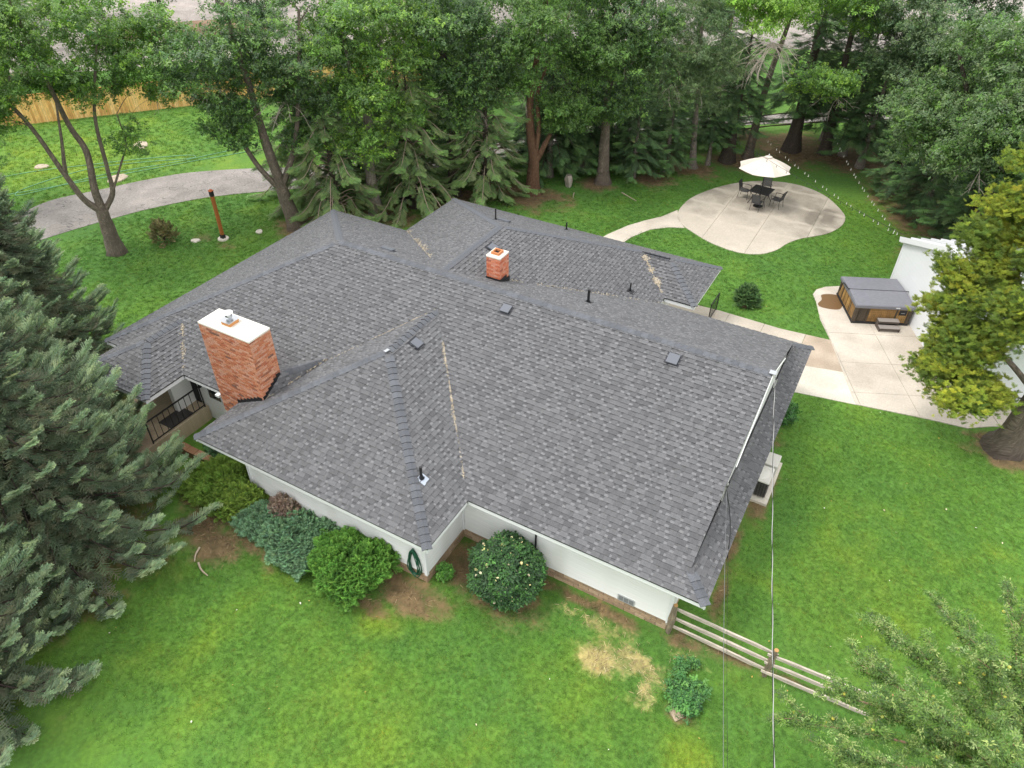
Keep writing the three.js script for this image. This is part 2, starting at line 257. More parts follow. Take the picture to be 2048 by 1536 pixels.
// paved reserve: where no grass grows
const noGrass = (x, z) => { if (inPoly(apronPoly, x, z) || inPoly(patioPoly, x, z) || inPoly(patioMain, x, z) || inPoly(drivePoly, x, z) || inPoly(walkPoly, x, z)) return true; for (const [a, b, c, d] of houseRects) if (x > a && x < b && z > c && z < d) return true; return false; };
function instanced(name, geo, mat, list, parent) { // list of [matrix, colour]
  const m = new THREE.InstancedMesh(geo, mat, list.length); m.name = parent ? name : numbered(name); m.castShadow = m.receiveShadow = true;
  list.forEach(([mt, c], i) => { m.setMatrixAt(i, mt); if (c) m.setColorAt(i, c); });
  (parent || scene).add(m); m.userData.kind = 'stuff'; return m;
}
const xf = (p, q, s) => new THREE.Matrix4().compose(p, q, s.isVector3 ? s : V(s, s, s));
const UPV = V(0, 1, 0);
{ // grass blades, as tufts
  const b = new MB();
  for (let i = 0; i < 9; i++) { const a = rr(0, 6.28), r = rr(0, 0.045), l = rr(0.03, 0.055), o = V(Math.cos(a * 3) * r, -0.004, Math.sin(a * 3) * r), d = V(Math.cos(a), 0, Math.sin(a)), s = V(-d.z, 0, d.x).multiplyScalar(0.0045); const t = o.clone().addScaledVector(d, l * rr(0.3, 0.9)).add(V(0, l, 0)); b.tri(o.clone().sub(s), o.clone().add(s), t); }
  const list = [], col = new THREE.Color();
  const fill = (x0, x1, z0, z1, per, sc) => {
    const n = Math.floor((x1 - x0) * (z1 - z0) * per);
    for (let i = 0; i < n; i++) {
      const x = rr(x0, x1), z = rr(z0, z1); if (noGrass(x, z)) continue;
      const ed = Math.min(x - x0, x1 - x, z - z0, z1 - z); if (ed < 2.5 && rnd() > ed / 2.5) continue; const I = groundInfo(x, z); if (rnd() > I.grass * I.grass) continue;
      const k = rr(0.9, 1.25), y = rnd() < 0.05 ? 1.3 : 1; col.setRGB(I.c[0] / 255 * k * y, I.c[1] / 255 * k, I.c[2] / 255 * k, THREE.SRGBColorSpace);
      list.push([xf(V(x, 0, z), new THREE.Quaternion().setFromAxisAngle(UPV, rr(0, 6.28)), V(sc, sc * rr(0.6, 1.2), sc)), col.clone()]);
    }
  };
  fill(-16, 8, -1, 9, 420, 1); fill(-0.4, 9, -14, -1, 420, 1); fill(-14, 4, -32, -15.5, 130, 1.5); fill(-35, -20, -16, 2, 90, 1.7); fill(-53, -35, -26, -4, 36, 2.4); fill(-26, -9, -32, -15, 40, 2.2);
  const gm = std({ roughness: 0.9, color: 0xffffff });
  tag(instanced('grass', b.geo(), gm, list), 'short mown grass blades covering the lawn', 'grass');
  console.log('grass', list.length);
  // twigs, needles and dry stalks lying on the bare earth and the straw
  const st = new MB(); st.quad(V(-0.06, 0, -0.0035), V(0.06, 0.004, -0.0035), V(0.06, 0.008, 0.0035), V(-0.06, 0.004, 0.0035)); const lit = [];
  const throwIn = (src, n, cols, k) => { for (const [cx, cz, rx, rz] of src) { const m = Math.round(n * rx * rz); for (let i = 0; i < m; i++) { const x = cx + gauss() * rx, z = cz + gauss() * rz; if (noGrass(x, z)) continue; const I = groundInfo(x, z); if (rnd() > (k ? I.s : I.d) + 0.06) continue; const c = pick(cols), f = rr(0.7, 1.2); lit.push([xf(V(x, 0.008 + rr(0, 0.012), z), new THREE.Quaternion().setFromEuler(new THREE.Euler(rr(-0.15, 0.15), rr(0, 6.28), rr(-0.15, 0.15))), rr(0.4, 1.2)), S(c[0] * f, c[1] * f, c[2] * f)]); } } };
  throwIn(dirt, 260, [[140, 112, 82], [112, 86, 62], [168, 144, 112], [92, 72, 54]], 0); throwIn(straw, 800, [[190, 172, 126], [172, 152, 108], [206, 190, 148], [150, 132, 92]], 1);
  tag(instanced('ground_litter', st.geo(), std({ roughness: 1 }), lit), 'dry stalks and twigs lying on the bare earth and straw', 'litter'); console.log('litter', lit.length);
}

// ---------------------------------------------------------------- the house
const HE = 2.366, PI_ = 0.4474;
const granule = tex(512, 512, (u, v) => { const m = vnoise(u * 256, v * 256, 121, 256), n = vnoise(u * 90, v * 90, 122, 90), a = 255 * (0.72 + 0.3 * (m - 0.3) + 0.12 * (n - 0.5)); return [a, a, a]; }, 1 / 0.9, 1 / 0.9);
M.shingle = std({ vertexColors: true, map: granule, roughness: 0.92 });
const shTone = (r, g, b) => std({ color: S(r, g, b), map: granule, roughness: 0.92 });
const TONES = [[108, 108, 110], [115, 115, 117], [122, 122, 124], [129, 129, 131], [147, 147, 149]];
M.cap = [[118, 121, 127], [125, 128, 134], [112, 115, 121]].map((c) => std({ color: S(...c), vertexColors: true, map: granule, roughness: 0.92 }));
M.white = std({ color: S(226, 227, 228), roughness: 0.55 });
M.whiteWeather = std({ roughness: 0.6, map: tex(512, 512, (u, v) => { const n = fbm(u * 6, v * 40, 131, 4, 2), m = fbm(u * 3, v * 3, 132, 4, 3), g = sstep(0.55, 0.8, m) * 14, a = 230 + 14 * (n - 0.5) - g; return [a, a, a - 2 - g * 0.3]; }, 1 / 2.2, 1 / 2.2) });
M.black = std({ color: S(30, 30, 32), roughness: 0.55 });
M.darkMetal = std({ color: S(44, 45, 50), roughness: 0.5, metalness: 0.3 });
M.steel = std({ color: S(190, 192, 195), roughness: 0.28, metalness: 0.9 });
M.glassDark = new THREE.MeshPhysicalMaterial({ color: S(40, 44, 48), roughness: 0.08, metalness: 0, clearcoat: 1, side: THREE.DoubleSide });
M.deck = std({ color: S(70, 68, 70) });
M.mortar = std({ color: S(196, 170, 152), roughness: 0.95 });

const house = thing('house', 'low white ranch house with a large hipped grey shingle roof', 'house');
const roof = group('roof', house);
const P3 = (x, z, y) => V(x, y, z);
const yF = (z) => HE - PI_ * z, yB = (z) => HE + PI_ * (z + 12);
const A = P3(-15.58, -6, yF(-6)), B = P3(-0.52, -6, yF(-6));
const FL = P3(-21.5, 0, HE), BL = P3(-21.5, -12, HE), FR = P3(0, 0, HE), BR = P3(0, -12, HE), SF = P3(-0.62, -0.62, yF(-0.62)), SB = P3(-0.62, -11.38, yF(-0.62));
const WV1 = P3(-14.96, 0, HE), WV2 = P3(-6.616, 0, HE), WRi = P3(-10.68, -4.79, 4.509), WRo = P3(-10.68, -2.2, 4.509), WL = P3(-14.96, 1.905, HE), WR = P3(-6.616, 1.905, HE);
const PV1 = P3(-20.83, 0, HE), PV2 = P3(-17.6, 0, HE), PRi = P3(-19.215, -1.615, yF(-1.615)), PRo = P3(-19.215, -0.12, yF(-1.615)), PL = P3(-20.83, 1.49, HE), PR = P3(-17.6, 1.49, HE);
const KV1 = P3(-17.38, -12, HE), KV2 = P3(-5.61, -12, HE), KRi = P3(-11.42, -6.18, 4.97), KRo = P3(-11.42, -9.98, 4.97), KL = P3(-17.38, -15.86, HE);
const EFl = P3(-5.61, -12.47, HE), EFr = P3(-4.4, -12.47, HE), EBr = P3(-4.4, -15.86, HE), ER0 = P3(-7.31, -14.165, 3.121), ER1 = P3(-6.1, -14.165, 3.121);
const CR0 = P3(-13.74, -0.68, 3.5), CR1 = P3(-13.13, -2.17, 3.335), CB = P3(-15.78, -0.70, 2.69), CF = P3(-13.74, 0.12, 2.985);
const planes = {
  front: [FL, PV1, PRi, PV2, WV1, WRi, WV2, FR, SF, B, A], back: [BR, KV2, KRi, KV1, BL, A, B, SB], left: [BL, FL, A], skirt: [FR, BR, SB, SF],
  wingR: [WV2, WRi, WRo, WR], wingF: [WR, WRo, WL], wingL: [WL, WRo, WRi, WV1],
  porchR: [PV2, PRi, PRo, PR], porchF: [PR, PRo, PL], porchL: [PL, PRo, PRi, PV1],
  backL: [KV1, KRi, KRo, KL], backB: [KL, KRo, ER0, ER1, EBr], backR: [KV2, EFl, ER0, KRo, KRi], extF: [EFl, EFr, ER1, ER0], extR: [EFr, EBr, ER1],
  crickA: [CB, CR0, CR1], crickB: [CR0, CF, CR1],
};
const norms = {}, cents = {};
const newell = (p) => { const n = V(0, 0, 0); for (let i = 0; i < p.length; i++) { const a = p[i], b = p[(i + 1) % p.length]; n.x += (a.y - b.y) * (a.z + b.z); n.y += (a.z - b.z) * (a.x + b.x); n.z += (a.x - b.x) * (a.y + b.y); } n.normalize(); return n.y < 0 ? n.negate() : n; };
for (const k in planes) { norms[k] = newell(planes[k]); cents[k] = planes[k].reduce((s, p) => s.add(p), V(0, 0, 0)).multiplyScalar(1 / planes[k].length); }
{
  const EDGE_SHADOW = S(46, 46, 48), deck = new MB(), EXP = 0.142, pieces = [];  // dark asphalt butt faces; the tone also paints a shadow line under each course
  const UNIT = {}; // shared shingle shapes by width
  for (const k in planes) {
    const n = norms[k], pts = planes[k], e1 = V(0, 0, 0).crossVectors(V(0, 1, 0), n).normalize(), e2 = V(0, 0, 0).crossVectors(n, e1).normalize(), o = pts.reduce((a, b) => (b.y < a.y ? b : a));
    const up = e2.y > 0 ? e2 : e2.negate(), L = pts.map((p) => { const q = p.clone().sub(o); return [q.dot(e1), q.dot(up)]; });
    const at = (s, t, h) => o.clone().addScaledVector(e1, s).addScaledVector(up, t).addScaledVector(n, h);
    for (const f of THREE.ShapeUtils.triangulateShape(L.map((q) => new THREE.Vector2(...q)), [])) { deck.tri(at(...L[f[0]], -0.004), at(...L[f[1]], -0.004), at(...L[f[2]], -0.004)); deck.tri(at(...L[f[0]], -0.05), at(...L[f[2]], -0.05), at(...L[f[1]], -0.05)); }
    const s0 = Math.min(...L.map((q) => q[0])), s1 = Math.max(...L.map((q) => q[0])), t1 = Math.max(...L.map((q) => q[1]));
    for (let r = 0; r * EXP < t1; r++) {
      let s = s0 - rr(0, 0.3), tooth = rnd() < 0.5; const rowTone = rr(-0.35, 0.35), t0 = r * EXP;
      while (s < s1) {
        const w = tooth ? pick([0.09, 0.13, 0.17, 0.22, 0.27]) : pick([0.06, 0.085, 0.115]);
        const q = clipRect(L, s, s + w, t0, t0 + EXP + 0.012); s += w;
        const wasTooth = tooth; tooth = !tooth;
        if (q.length < 3 || Math.abs(area2(q)) < 4e-4) continue;
        const pr = rnd(); let tone = wasTooth ? (pr < 0.1 ? 0 : pr < 0.32 ? 1 : pr < 0.78 ? 2 : 3) : (pr < 0.26 ? 1 : pr < 0.4 ? 3 : 4); // the slots between the teeth show a pale under-layer
        const lift = wasTooth ? 0.009 : 0.001, h = (t) => lift + 0.0015 + 0.016 * clamp(1 - (t - t0) / EXP);
        const full = q.length === 4 && Math.abs(Math.abs(area2(q)) - w * (EXP + 0.012)) < 1e-5;
        pieces.push({ q, at, h, tone, full, w, s: s - w, t0, lift, e1, up, n, o, d: at(s - w / 2, t0 + EXP / 2, 0).distanceTo(CAM), k });
      }
    }
  }
  deck.add('roof_deck', M.deck, roof);
  pieces.sort((a, b) => (b.full - a.full) || (a.d - b.d));
  const rest = new MB(), cols = TONES.map((t) => S(...t)); let single = 0;
  for (const p of pieces) {
    if (p.full && single < 300) { // the nearest shingles, one by one
      const two = p.lift < 0.005 && p.tone === 4, key = p.w + '_' + p.lift + '_' + p.tone;
      if (!UNIT[key]) { const b = new MB(), w = p.w, h0 = p.lift + 0.0175, h1 = p.lift + 0.0015, l = EXP + 0.012, Q = (x, y, z) => V(x, y, -z), c0 = cols[p.tone], c1 = two ? cols[1].clone().multiplyScalar(0.92) : c0, lm = EXP * 0.52, hm = h0 + (h1 - h0) * lm / l; b.quad(Q(0, h0, 0), Q(w, h0, 0), Q(w, hm, lm), Q(0, hm, lm), c0); b.quad(Q(0, hm, lm), Q(w, hm, lm), Q(w, h1, l), Q(0, h1, l), c1); b.quad(Q(0, 0, 0), Q(w, 0, 0), Q(w, h0, 0), Q(0, h0, 0), EDGE_SHADOW); b.quad(Q(w, 0, 0), Q(w, 0, l), Q(w, h1, l), Q(w, h0, 0), c0); b.quad(Q(0, 0, l), Q(0, 0, 0), Q(0, h0, 0), Q(0, h1, l), c0); UNIT[key] = b.geo(); }
      const m = mesh('shingle', UNIT[key], M.shingle, roof), z = p.up.clone().negate();
      const x = p.e1.clone(); // right-handed basis: x, n, z
      if (V(0, 0, 0).crossVectors(x, p.n).dot(z) < 0) { x.negate(); m.position.copy(p.at(p.s + p.w, p.t0, 0)); } else m.position.copy(p.at(p.s, p.t0, 0));
      m.quaternion.setFromRotationMatrix(new THREE.Matrix4().makeBasis(x, p.n, z)); single++; continue;
    }
    const jit = rr(0.95, 1.05), c = cols[p.tone].clone().multiplyScalar(jit), topv = p.q.map(([s, t]) => p.at(s, t, p.h(t))), botv = p.q.map(([s, t]) => p.at(s, t, 0)), N = p.q.length, ccw = V(0, 0, 0).crossVectors(topv[1].clone().sub(topv[0]), topv[2].clone().sub(topv[0])).dot(p.n) > 0;
    const face = (pl, col) => { const w = pl.map(([s, t]) => p.at(s, t, p.h(t))); for (let i = 1; i < w.length - 1; i++) ccw ? rest.tri(w[0], w[i], w[i + 1], col) : rest.tri(w[0], w[i + 1], w[i], col); };
    const tb = p.t0 + EXP * 0.52; // printed dark band across the upper half of each slot
    if (p.lift < 0.005 && p.tone === 4) { face(clipHalf(p.q, 0, 1, tb), c); const up_ = clipHalf(p.q, 0, -1, -tb); if (up_.length > 2) face(up_, cols[0].clone().multiplyScalar(jit * 0.95)); } else face(p.q, c);
    for (let i = 0; i < N; i++) { const j = (i + 1) % N; if (Math.abs(p.q[i][1] - p.t0 - EXP - 0.012) < 1e-4 && Math.abs(p.q[j][1] - p.t0 - EXP - 0.012) < 1e-4) continue; const butt = Math.abs(p.q[i][1] - p.t0) < 1e-4 && Math.abs(p.q[j][1] - p.t0) < 1e-4; rest.quad(botv[i], botv[j], topv[j], topv[i], butt ? EDGE_SHADOW : c); }
  }
  const st = rest.add('shingles', M.shingle, roof); st.userData.kind = 'stuff';
  console.log('shingles', pieces.length);
}
{ // ridge and hip caps
  const lines = [[A, B, 'front', 'back', 1], [FL, A, 'front', 'left', 1], [BL, A, 'back', 'left', 0], [FR, SF, 'front', 'skirt', 1], [BR, SB, 'back', 'skirt', 1], [WRo, WRi, 'wingL', 'wingR', 1], [WR, WRo, 'wingR', 'wingF', 1], [WL, WRo, 'wingL', 'wingF', 1], [PRo, PRi, 'porchL', 'porchR', 1], [PR, PRo, 'porchR', 'porchF', 1], [PL, PRo, 'porchL', 'porchF', 1], [KRo, KRi, 'backL', 'backR', 0], [KL, KRo, 'backL', 'backB', 0], [ER0, KRo, 'backB', 'backR', 0], [ER1, ER0, 'extF', 'backB', 0], [EFr, ER1, 'extF', 'extR', 1], [EBr, ER1, 'backB', 'extR', 0], [CR1, CR0, 'crickA', 'crickB', 1]];
  const far = []; let count = 0;
  for (const [a, b, k1, k2, one] of lines) {
    const d = b.clone().sub(a), len = d.length(); d.normalize(); const W = 0.135;
    const side = (k) => { const w = V(0, 0, 0).crossVectors(norms[k], d).normalize(); return w.dot(cents[k].clone().sub(a)) < 0 ? w.negate() : w; };
    const w1 = side(k1), w2 = side(k2), n = norms[k1].clone().add(norms[k2]).normalize(), ex = 0.205, l = 0.26;
    const g = new MB(), q = (w, s, t, h) => d.clone().multiplyScalar(t).addScaledVector(w, s).addScaledVector(n, h);
    for (const [w, nn] of [[w1, norms[k1]], [w2, norms[k2]]]) { // each wing of the cap, thick at the butt
      const c0 = q(w, 0, 0, 0.044), c1 = q(w, 0, l, 0.016), e0 = q(w, W, 0, 0).addScaledVector(nn, 0.038), e1 = q(w, W, l, 0).addScaledVector(nn, 0.012), f0 = q(w, W, 0, 0).addScaledVector(nn, 0.012), f1 = q(w, W, l, 0).addScaledVector(nn, 0.002), z0 = q(w, 0, 0, 0.01);
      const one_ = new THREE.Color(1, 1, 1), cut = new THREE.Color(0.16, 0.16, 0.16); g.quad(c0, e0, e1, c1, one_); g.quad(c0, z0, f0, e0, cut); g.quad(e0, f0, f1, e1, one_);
    }
    const geo = g.geo(), m = Math.max(1, Math.floor((len - 0.06) / ex));
    for (let i = 0; i < m; i++) {
      const p = a.clone().addScaledVector(d, i * ex);
      if (one && count < 300) { const c = mesh('ridge_cap', geo, pick(M.cap), roof); c.position.copy(p); count++; } else far.push(geo.clone().translate(p.x, p.y, p.z));
    }
  }
  const fm = mesh('ridge_caps', mergeGeometries(far), M.cap[0], roof); fm.userData.kind = 'stuff';
}
{ // fascia boards, drip edges, soffit, gable end
  const eaves = [[FL, PV1], [PV1, PL], [PL, PR], [PR, PV2], [PV2, P3(-15.78, 0, HE)], [WV1, WL], [WL, WR], [WR, WV2], [WV2, FR], [FR, BR], [BR, KV2], [KV2, EFl], [EFl, EFr], [EFr, EBr], [EBr, KL], [KL, KV1], [KV1, BL], [BL, FL]];
  for (const [a, b] of eaves) {
    const d = b.clone().sub(a).normalize(), inn = V(-d.z, 0, d.x), f = (dx, dy) => [a.clone().addScaledVector(inn, dx).add(V(0, dy, 0)), b.clone().addScaledVector(inn, dx).add(V(0, dy, 0))];
    // inward side: towards the house centre line
    const mid = a.clone().add(b).multiplyScalar(0.5), probe = mid.clone().addScaledVector(inn, 0.3), s = inHouse(probe.x, probe.z) ? 1 : -1;
    const p = f(0.03 * s, -0.095), g = f(0.012 * s, -0.014);
    const fb = new MB().bar(p[0], p[1], 0.012, undefined, V(0, 1, 0), 0.08); mesh('fascia_board', fb.geo(), M.white, house);
    mesh('drip_edge', new MB().bar(g[0], g[1], 0.014, undefined, V(0, 1, 0), 0.012).geo(), M.black, house);
  }
  const sf = new MB(), rect = (x0, x1, z0, z1, y = HE - 0.165) => sf.quad(V(x0, y, z0), V(x0, y, z1), V(x1, y, z1), V(x1, y, z0));
  rect(-21.45, -0.04, -11.96, -0.04); rect(-14.9, -6.66, -0.04, 1.86); rect(-20.78, -17.65, -0.04, 1.44); rect(-17.33, -5.65, -15.8, -11.96); rect(-5.65, -4.45, -15.8, -12.5);
  sf.add('soffit', M.white, house);
  const gb = new MB(); gb.tri(V(-0.66, SF.y - 0.02, -0.66), V(-0.66, SB.y - 0.02, -11.34), V(-0.66, A.y - 0.03, -6)); gb.add('gable_panel', M.whiteWeather, house);
  for (const [p, q] of [[P3(-0.535, -0.6, yF(-0.6)), B], [P3(-0.535, -11.4, yF(-0.6)), B]]) { const m = p.clone().lerp(q, 0.5), o = V(0.012, -0.018, 0); mesh('rake_board', new MB().bar(m.clone().add(o), q.clone().add(o), 0.008, undefined, V(0, 1, 0), 0.018).geo(), M.whiteWeather, house); mesh('rake_board', new MB().bar(p.clone().add(o), m.clone().add(o), 0.005, undefined, V(0, 1, 0), 0.018).geo(), M.deck, house); }
  // bent sheet metal end on the ridge
  mesh('ridge_end', new MB().bar(P3(-0.62, -6, A.y + 0.03), P3(-0.44, -6, A.y + 0.035), 0.09, undefined, V(0, 1, 0), 0.012).geo(), M.steel, roof);
  mesh('ridge_end', new MB().bar(WRo.clone().add(V(-0.05, 0.035, 0.06)), WRo.clone().add(V(0.05, 0.035, 0.08)), 0.08, undefined, V(0, 1, 0), 0.008).geo(), M.steel, roof);
}
function inHouse(x, z) { return (x > -21.5 && x < 0 && z > -12 && z < 0) || (x > -14.96 && x < -6.616 && z >= 0 && z < 1.905) || (x > -20.83 && x < -17.6 && z >= 0 && z < 1.49) || (x > -17.38 && x < -5.61 && z <= -12 && z > -15.86) || (x >= -5.61 && x < -4.4 && z < -12.47 && z > -15.86); }
{ // walls: lap siding boards over a foundation course
  const YB = 0.38, YT = HE - 0.17, EX = 0.198;
  const blockGeo = new RoundedBoxGeometry(0.292, 0.116, 0.03, 1, 0.008), blockMats = [[226, 204, 180], [210, 188, 164], [236, 216, 194], [198, 178, 156]].map((c) => std({ color: S(...c), roughness: 0.95, map: M.conc.map }));
  const wall = (x0, z0, x1, z1, found = true, boards = true) => { // outward normal is to the left of the walk direction... chosen by sign
    const g = group('wall', house), dx = x1 - x0, dz = z1 - z0, len = Math.hypot(dx, dz), d = V(dx / len, 0, dz / len), n = V(-d.z, 0, d.x), mid = V((x0 + x1) / 2, 0, (z0 + z1) / 2);
    if (inHouseCore(mid.x + n.x * 0.3, mid.z + n.z * 0.3)) n.negate();
    const core = new MB(); core.obox(V(mid.x, (YT + 0.02) / 2, mid.z).addScaledVector(n, -0.1), d.clone().multiplyScalar(len / 2), V(0, (YT + 0.02) / 2, 0), n.clone().multiplyScalar(0.09)); core.add('wall_core', M.whiteWeather, g);
    if (boards) { // one shared board shape per wall
      const b = new MB(), h = EX + 0.015, A_ = (s, y, t) => d.clone().multiplyScalar(s).add(V(0, y, 0)).addScaledVector(n, t);
      b.quad(A_(-len / 2, 0, 0.03), A_(len / 2, 0, 0.03), A_(len / 2, h, 0.004), A_(-len / 2, h, 0.004)); b.quad(A_(-len / 2, 0, 0), A_(len / 2, 0, 0), A_(len / 2, 0, 0.03), A_(-len / 2, 0, 0.03)); b.quad(A_(len / 2, 0, 0), A_(len / 2, h, 0), A_(len / 2, h, 0.004), A_(len / 2, 0, 0.03)); b.quad(A_(-len / 2, 0, 0), A_(-len / 2, 0, 0.03), A_(-len / 2, h, 0.004), A_(-len / 2, h, 0));
      const geo = b.geo(), uv = geo.attributes.uv; for (let i = 0; i < uv.count; i++) uv.setX(i, uv.getX(i) * 0.5);
      for (let y = YB; y < YT - 0.05; y += EX) mesh('siding_board', geo, M.whiteWeather, g).position.set(mid.x, y, mid.z);
    } else { const b = new MB(); b.obox(V(mid.x, (YT + YB) / 2, mid.z).addScaledVector(n, 0.008), d.clone().multiplyScalar(len / 2), V(0, (YT - YB) / 2, 0), n.clone().multiplyScalar(0.008)); b.add('wall_panel', M.whiteWeather, g); }
    if (found) for (let r = 0; r < 3; r++) for (let s = -0.15 * (r % 2); s < len; s += 0.302) {
      const s2 = Math.max(0, s), e = Math.min(len, s + 0.292); if (e - s2 < 0.05) continue;
      const m = mesh('foundation_block', blockGeo, pick(blockMats), g); m.scale.x = (e - s2) / 0.292;
      m.position.set(x0, 0.06 + r * 0.124, z0).addScaledVector(d, (s2 + e) / 2).addScaledVector(n, 0.006 + rr(0, 0.004)); m.rotation.y = Math.atan2(-d.z, d.x);
    }
    return g;
  };
  function inHouseCore(x, z) { return (x > -21 && x < -0.86 && z > -11.45 && z < -0.55) || (x > -13.63 && x < -7.17 && z >= -0.6 && z < 1.35) || (x > -20.3 && x < -18.15 && z >= -0.6 && z < 0.95) || (x > -16.83 && x < -6.16 && z <= -11.4 && z > -15.31); }
  wall(-13.63, 1.35, -7.17, 1.35); wall(-7.17, 1.35, -7.17, -0.55); wall(-7.17, -0.55, -0.86, -0.55); wall(-0.86, -0.55, -0.86, -11.45, true); wall(-13.63, 1.35, -13.63, -0.55, false);
  wall(-0.86, -11.45, -6.16, -11.45, false, false); wall(-6.16, -11.45, -6.16, -15.31, false, false); wall(-6.16, -15.31, -16.83, -15.31, false, false); wall(-16.83, -15.31, -16.83, -11.45, false, false); wall(-16.83, -11.45, -20.95, -11.45, false, false); wall(-20.95, -11.45, -20.95, -0.6, false, false);
  wall(-20.95, -0.6, -13.63, -0.6, false, false); wall(-18.3, -0.6, -18.3, 0.2, false, false);
  for (const [x, z] of [[-7.155, 1.365], [-0.845, -0.535], [-13.645, 1.365], [-7.145, -0.525]]) new MB().box(x - 0.045, x + 0.045, YB - 0.02, YT, z - 0.045, z + 0.045).add('corner_trim', M.white, house);
  // wall vent, conduit, entrance
  const vg = group('wall_vent', house); new MB().box(-2.26, -1.78, 0.385, 0.62, -0.53, -0.505).add('vent_frame', std({ color: S(170, 172, 172), roughness: 0.5 }), vg);
  for (let i = 0; i < 3; i++) new MB().box(-2.225 + i * 0.146, -2.1 + i * 0.146, 0.415, 0.59, -0.507, -0.5).add('louver', std({ color: S(120, 122, 124) }), vg);
  new MB().tube([V(-4.76, 0.35, -0.49), V(-4.76, 1.2, -0.49), V(-4.76, 2.15, -0.49)], 0.028, 8).add('conduit', M.darkMetal, house);
  const dg = group('door', house); new MB().box(-19.1, -18.02, 0.6, 2.19, -0.585, -0.55).add('door_frame', M.black, dg);
  new MB().box(-19.0, -18.12, 0.68, 2.14, -0.555, -0.545).add('screen', std({ color: S(52, 52, 54), roughness: 0.7 }), dg);
  for (let i = 0; i < 12; i++) new MB().box(-18.98 + i * 0.075, -18.968 + i * 0.075, 0.68, 2.14, -0.545, -0.53).add('bar', M.black, dg);
  const wg = group('window', house); new MB().box(-17.5, -16.85, 1.02, 1.55, -0.585, -0.56).add('window_frame', M.white, wg); new MB().box(-17.45, -16.9, 1.08, 1.5, -0.562, -0.555).add('pane', M.glassDark, wg);
  const lg = group('wall_lamp', house); new MB().tube([V(-17.72, 1.45, -0.5), V(-17.72, 1.66, -0.5)], (t) => 0.05 + 0.02 * t, 8).add('lamp_body', M.black, lg); new MB().box(-17.75, -17.69, 1.5, 1.56, -0.585, -0.5).add('bracket', M.black, lg);
  const fl = group('floodlight', house); new MB().box(-16.02, -15.86, 2.22, 2.3, 0.02, 0.16).add('lamp_head', M.white, fl); new MB().bar(V(-15.94, 2.25, -0.02), V(-15.94, 2.25, 0.06), 0.02).add('arm', M.black, fl);
  mesh('porch_floor', slabGeo([[-20.4, -0.56], [-17.7, -0.56], [-17.7, 2.3], [-20.4, 2.3]], -0.05, 0.6, 0.012), std({ map: concMap([176, 160, 136], 0.3, 141) }), house);
  mesh('landing', slabGeo([[-7.2, -12.2], [-4.3, -12.2], [-4.3, -16.1], [-7.2, -16.1]], -0.05, 0.12, 0.01), M.conc, house);
}
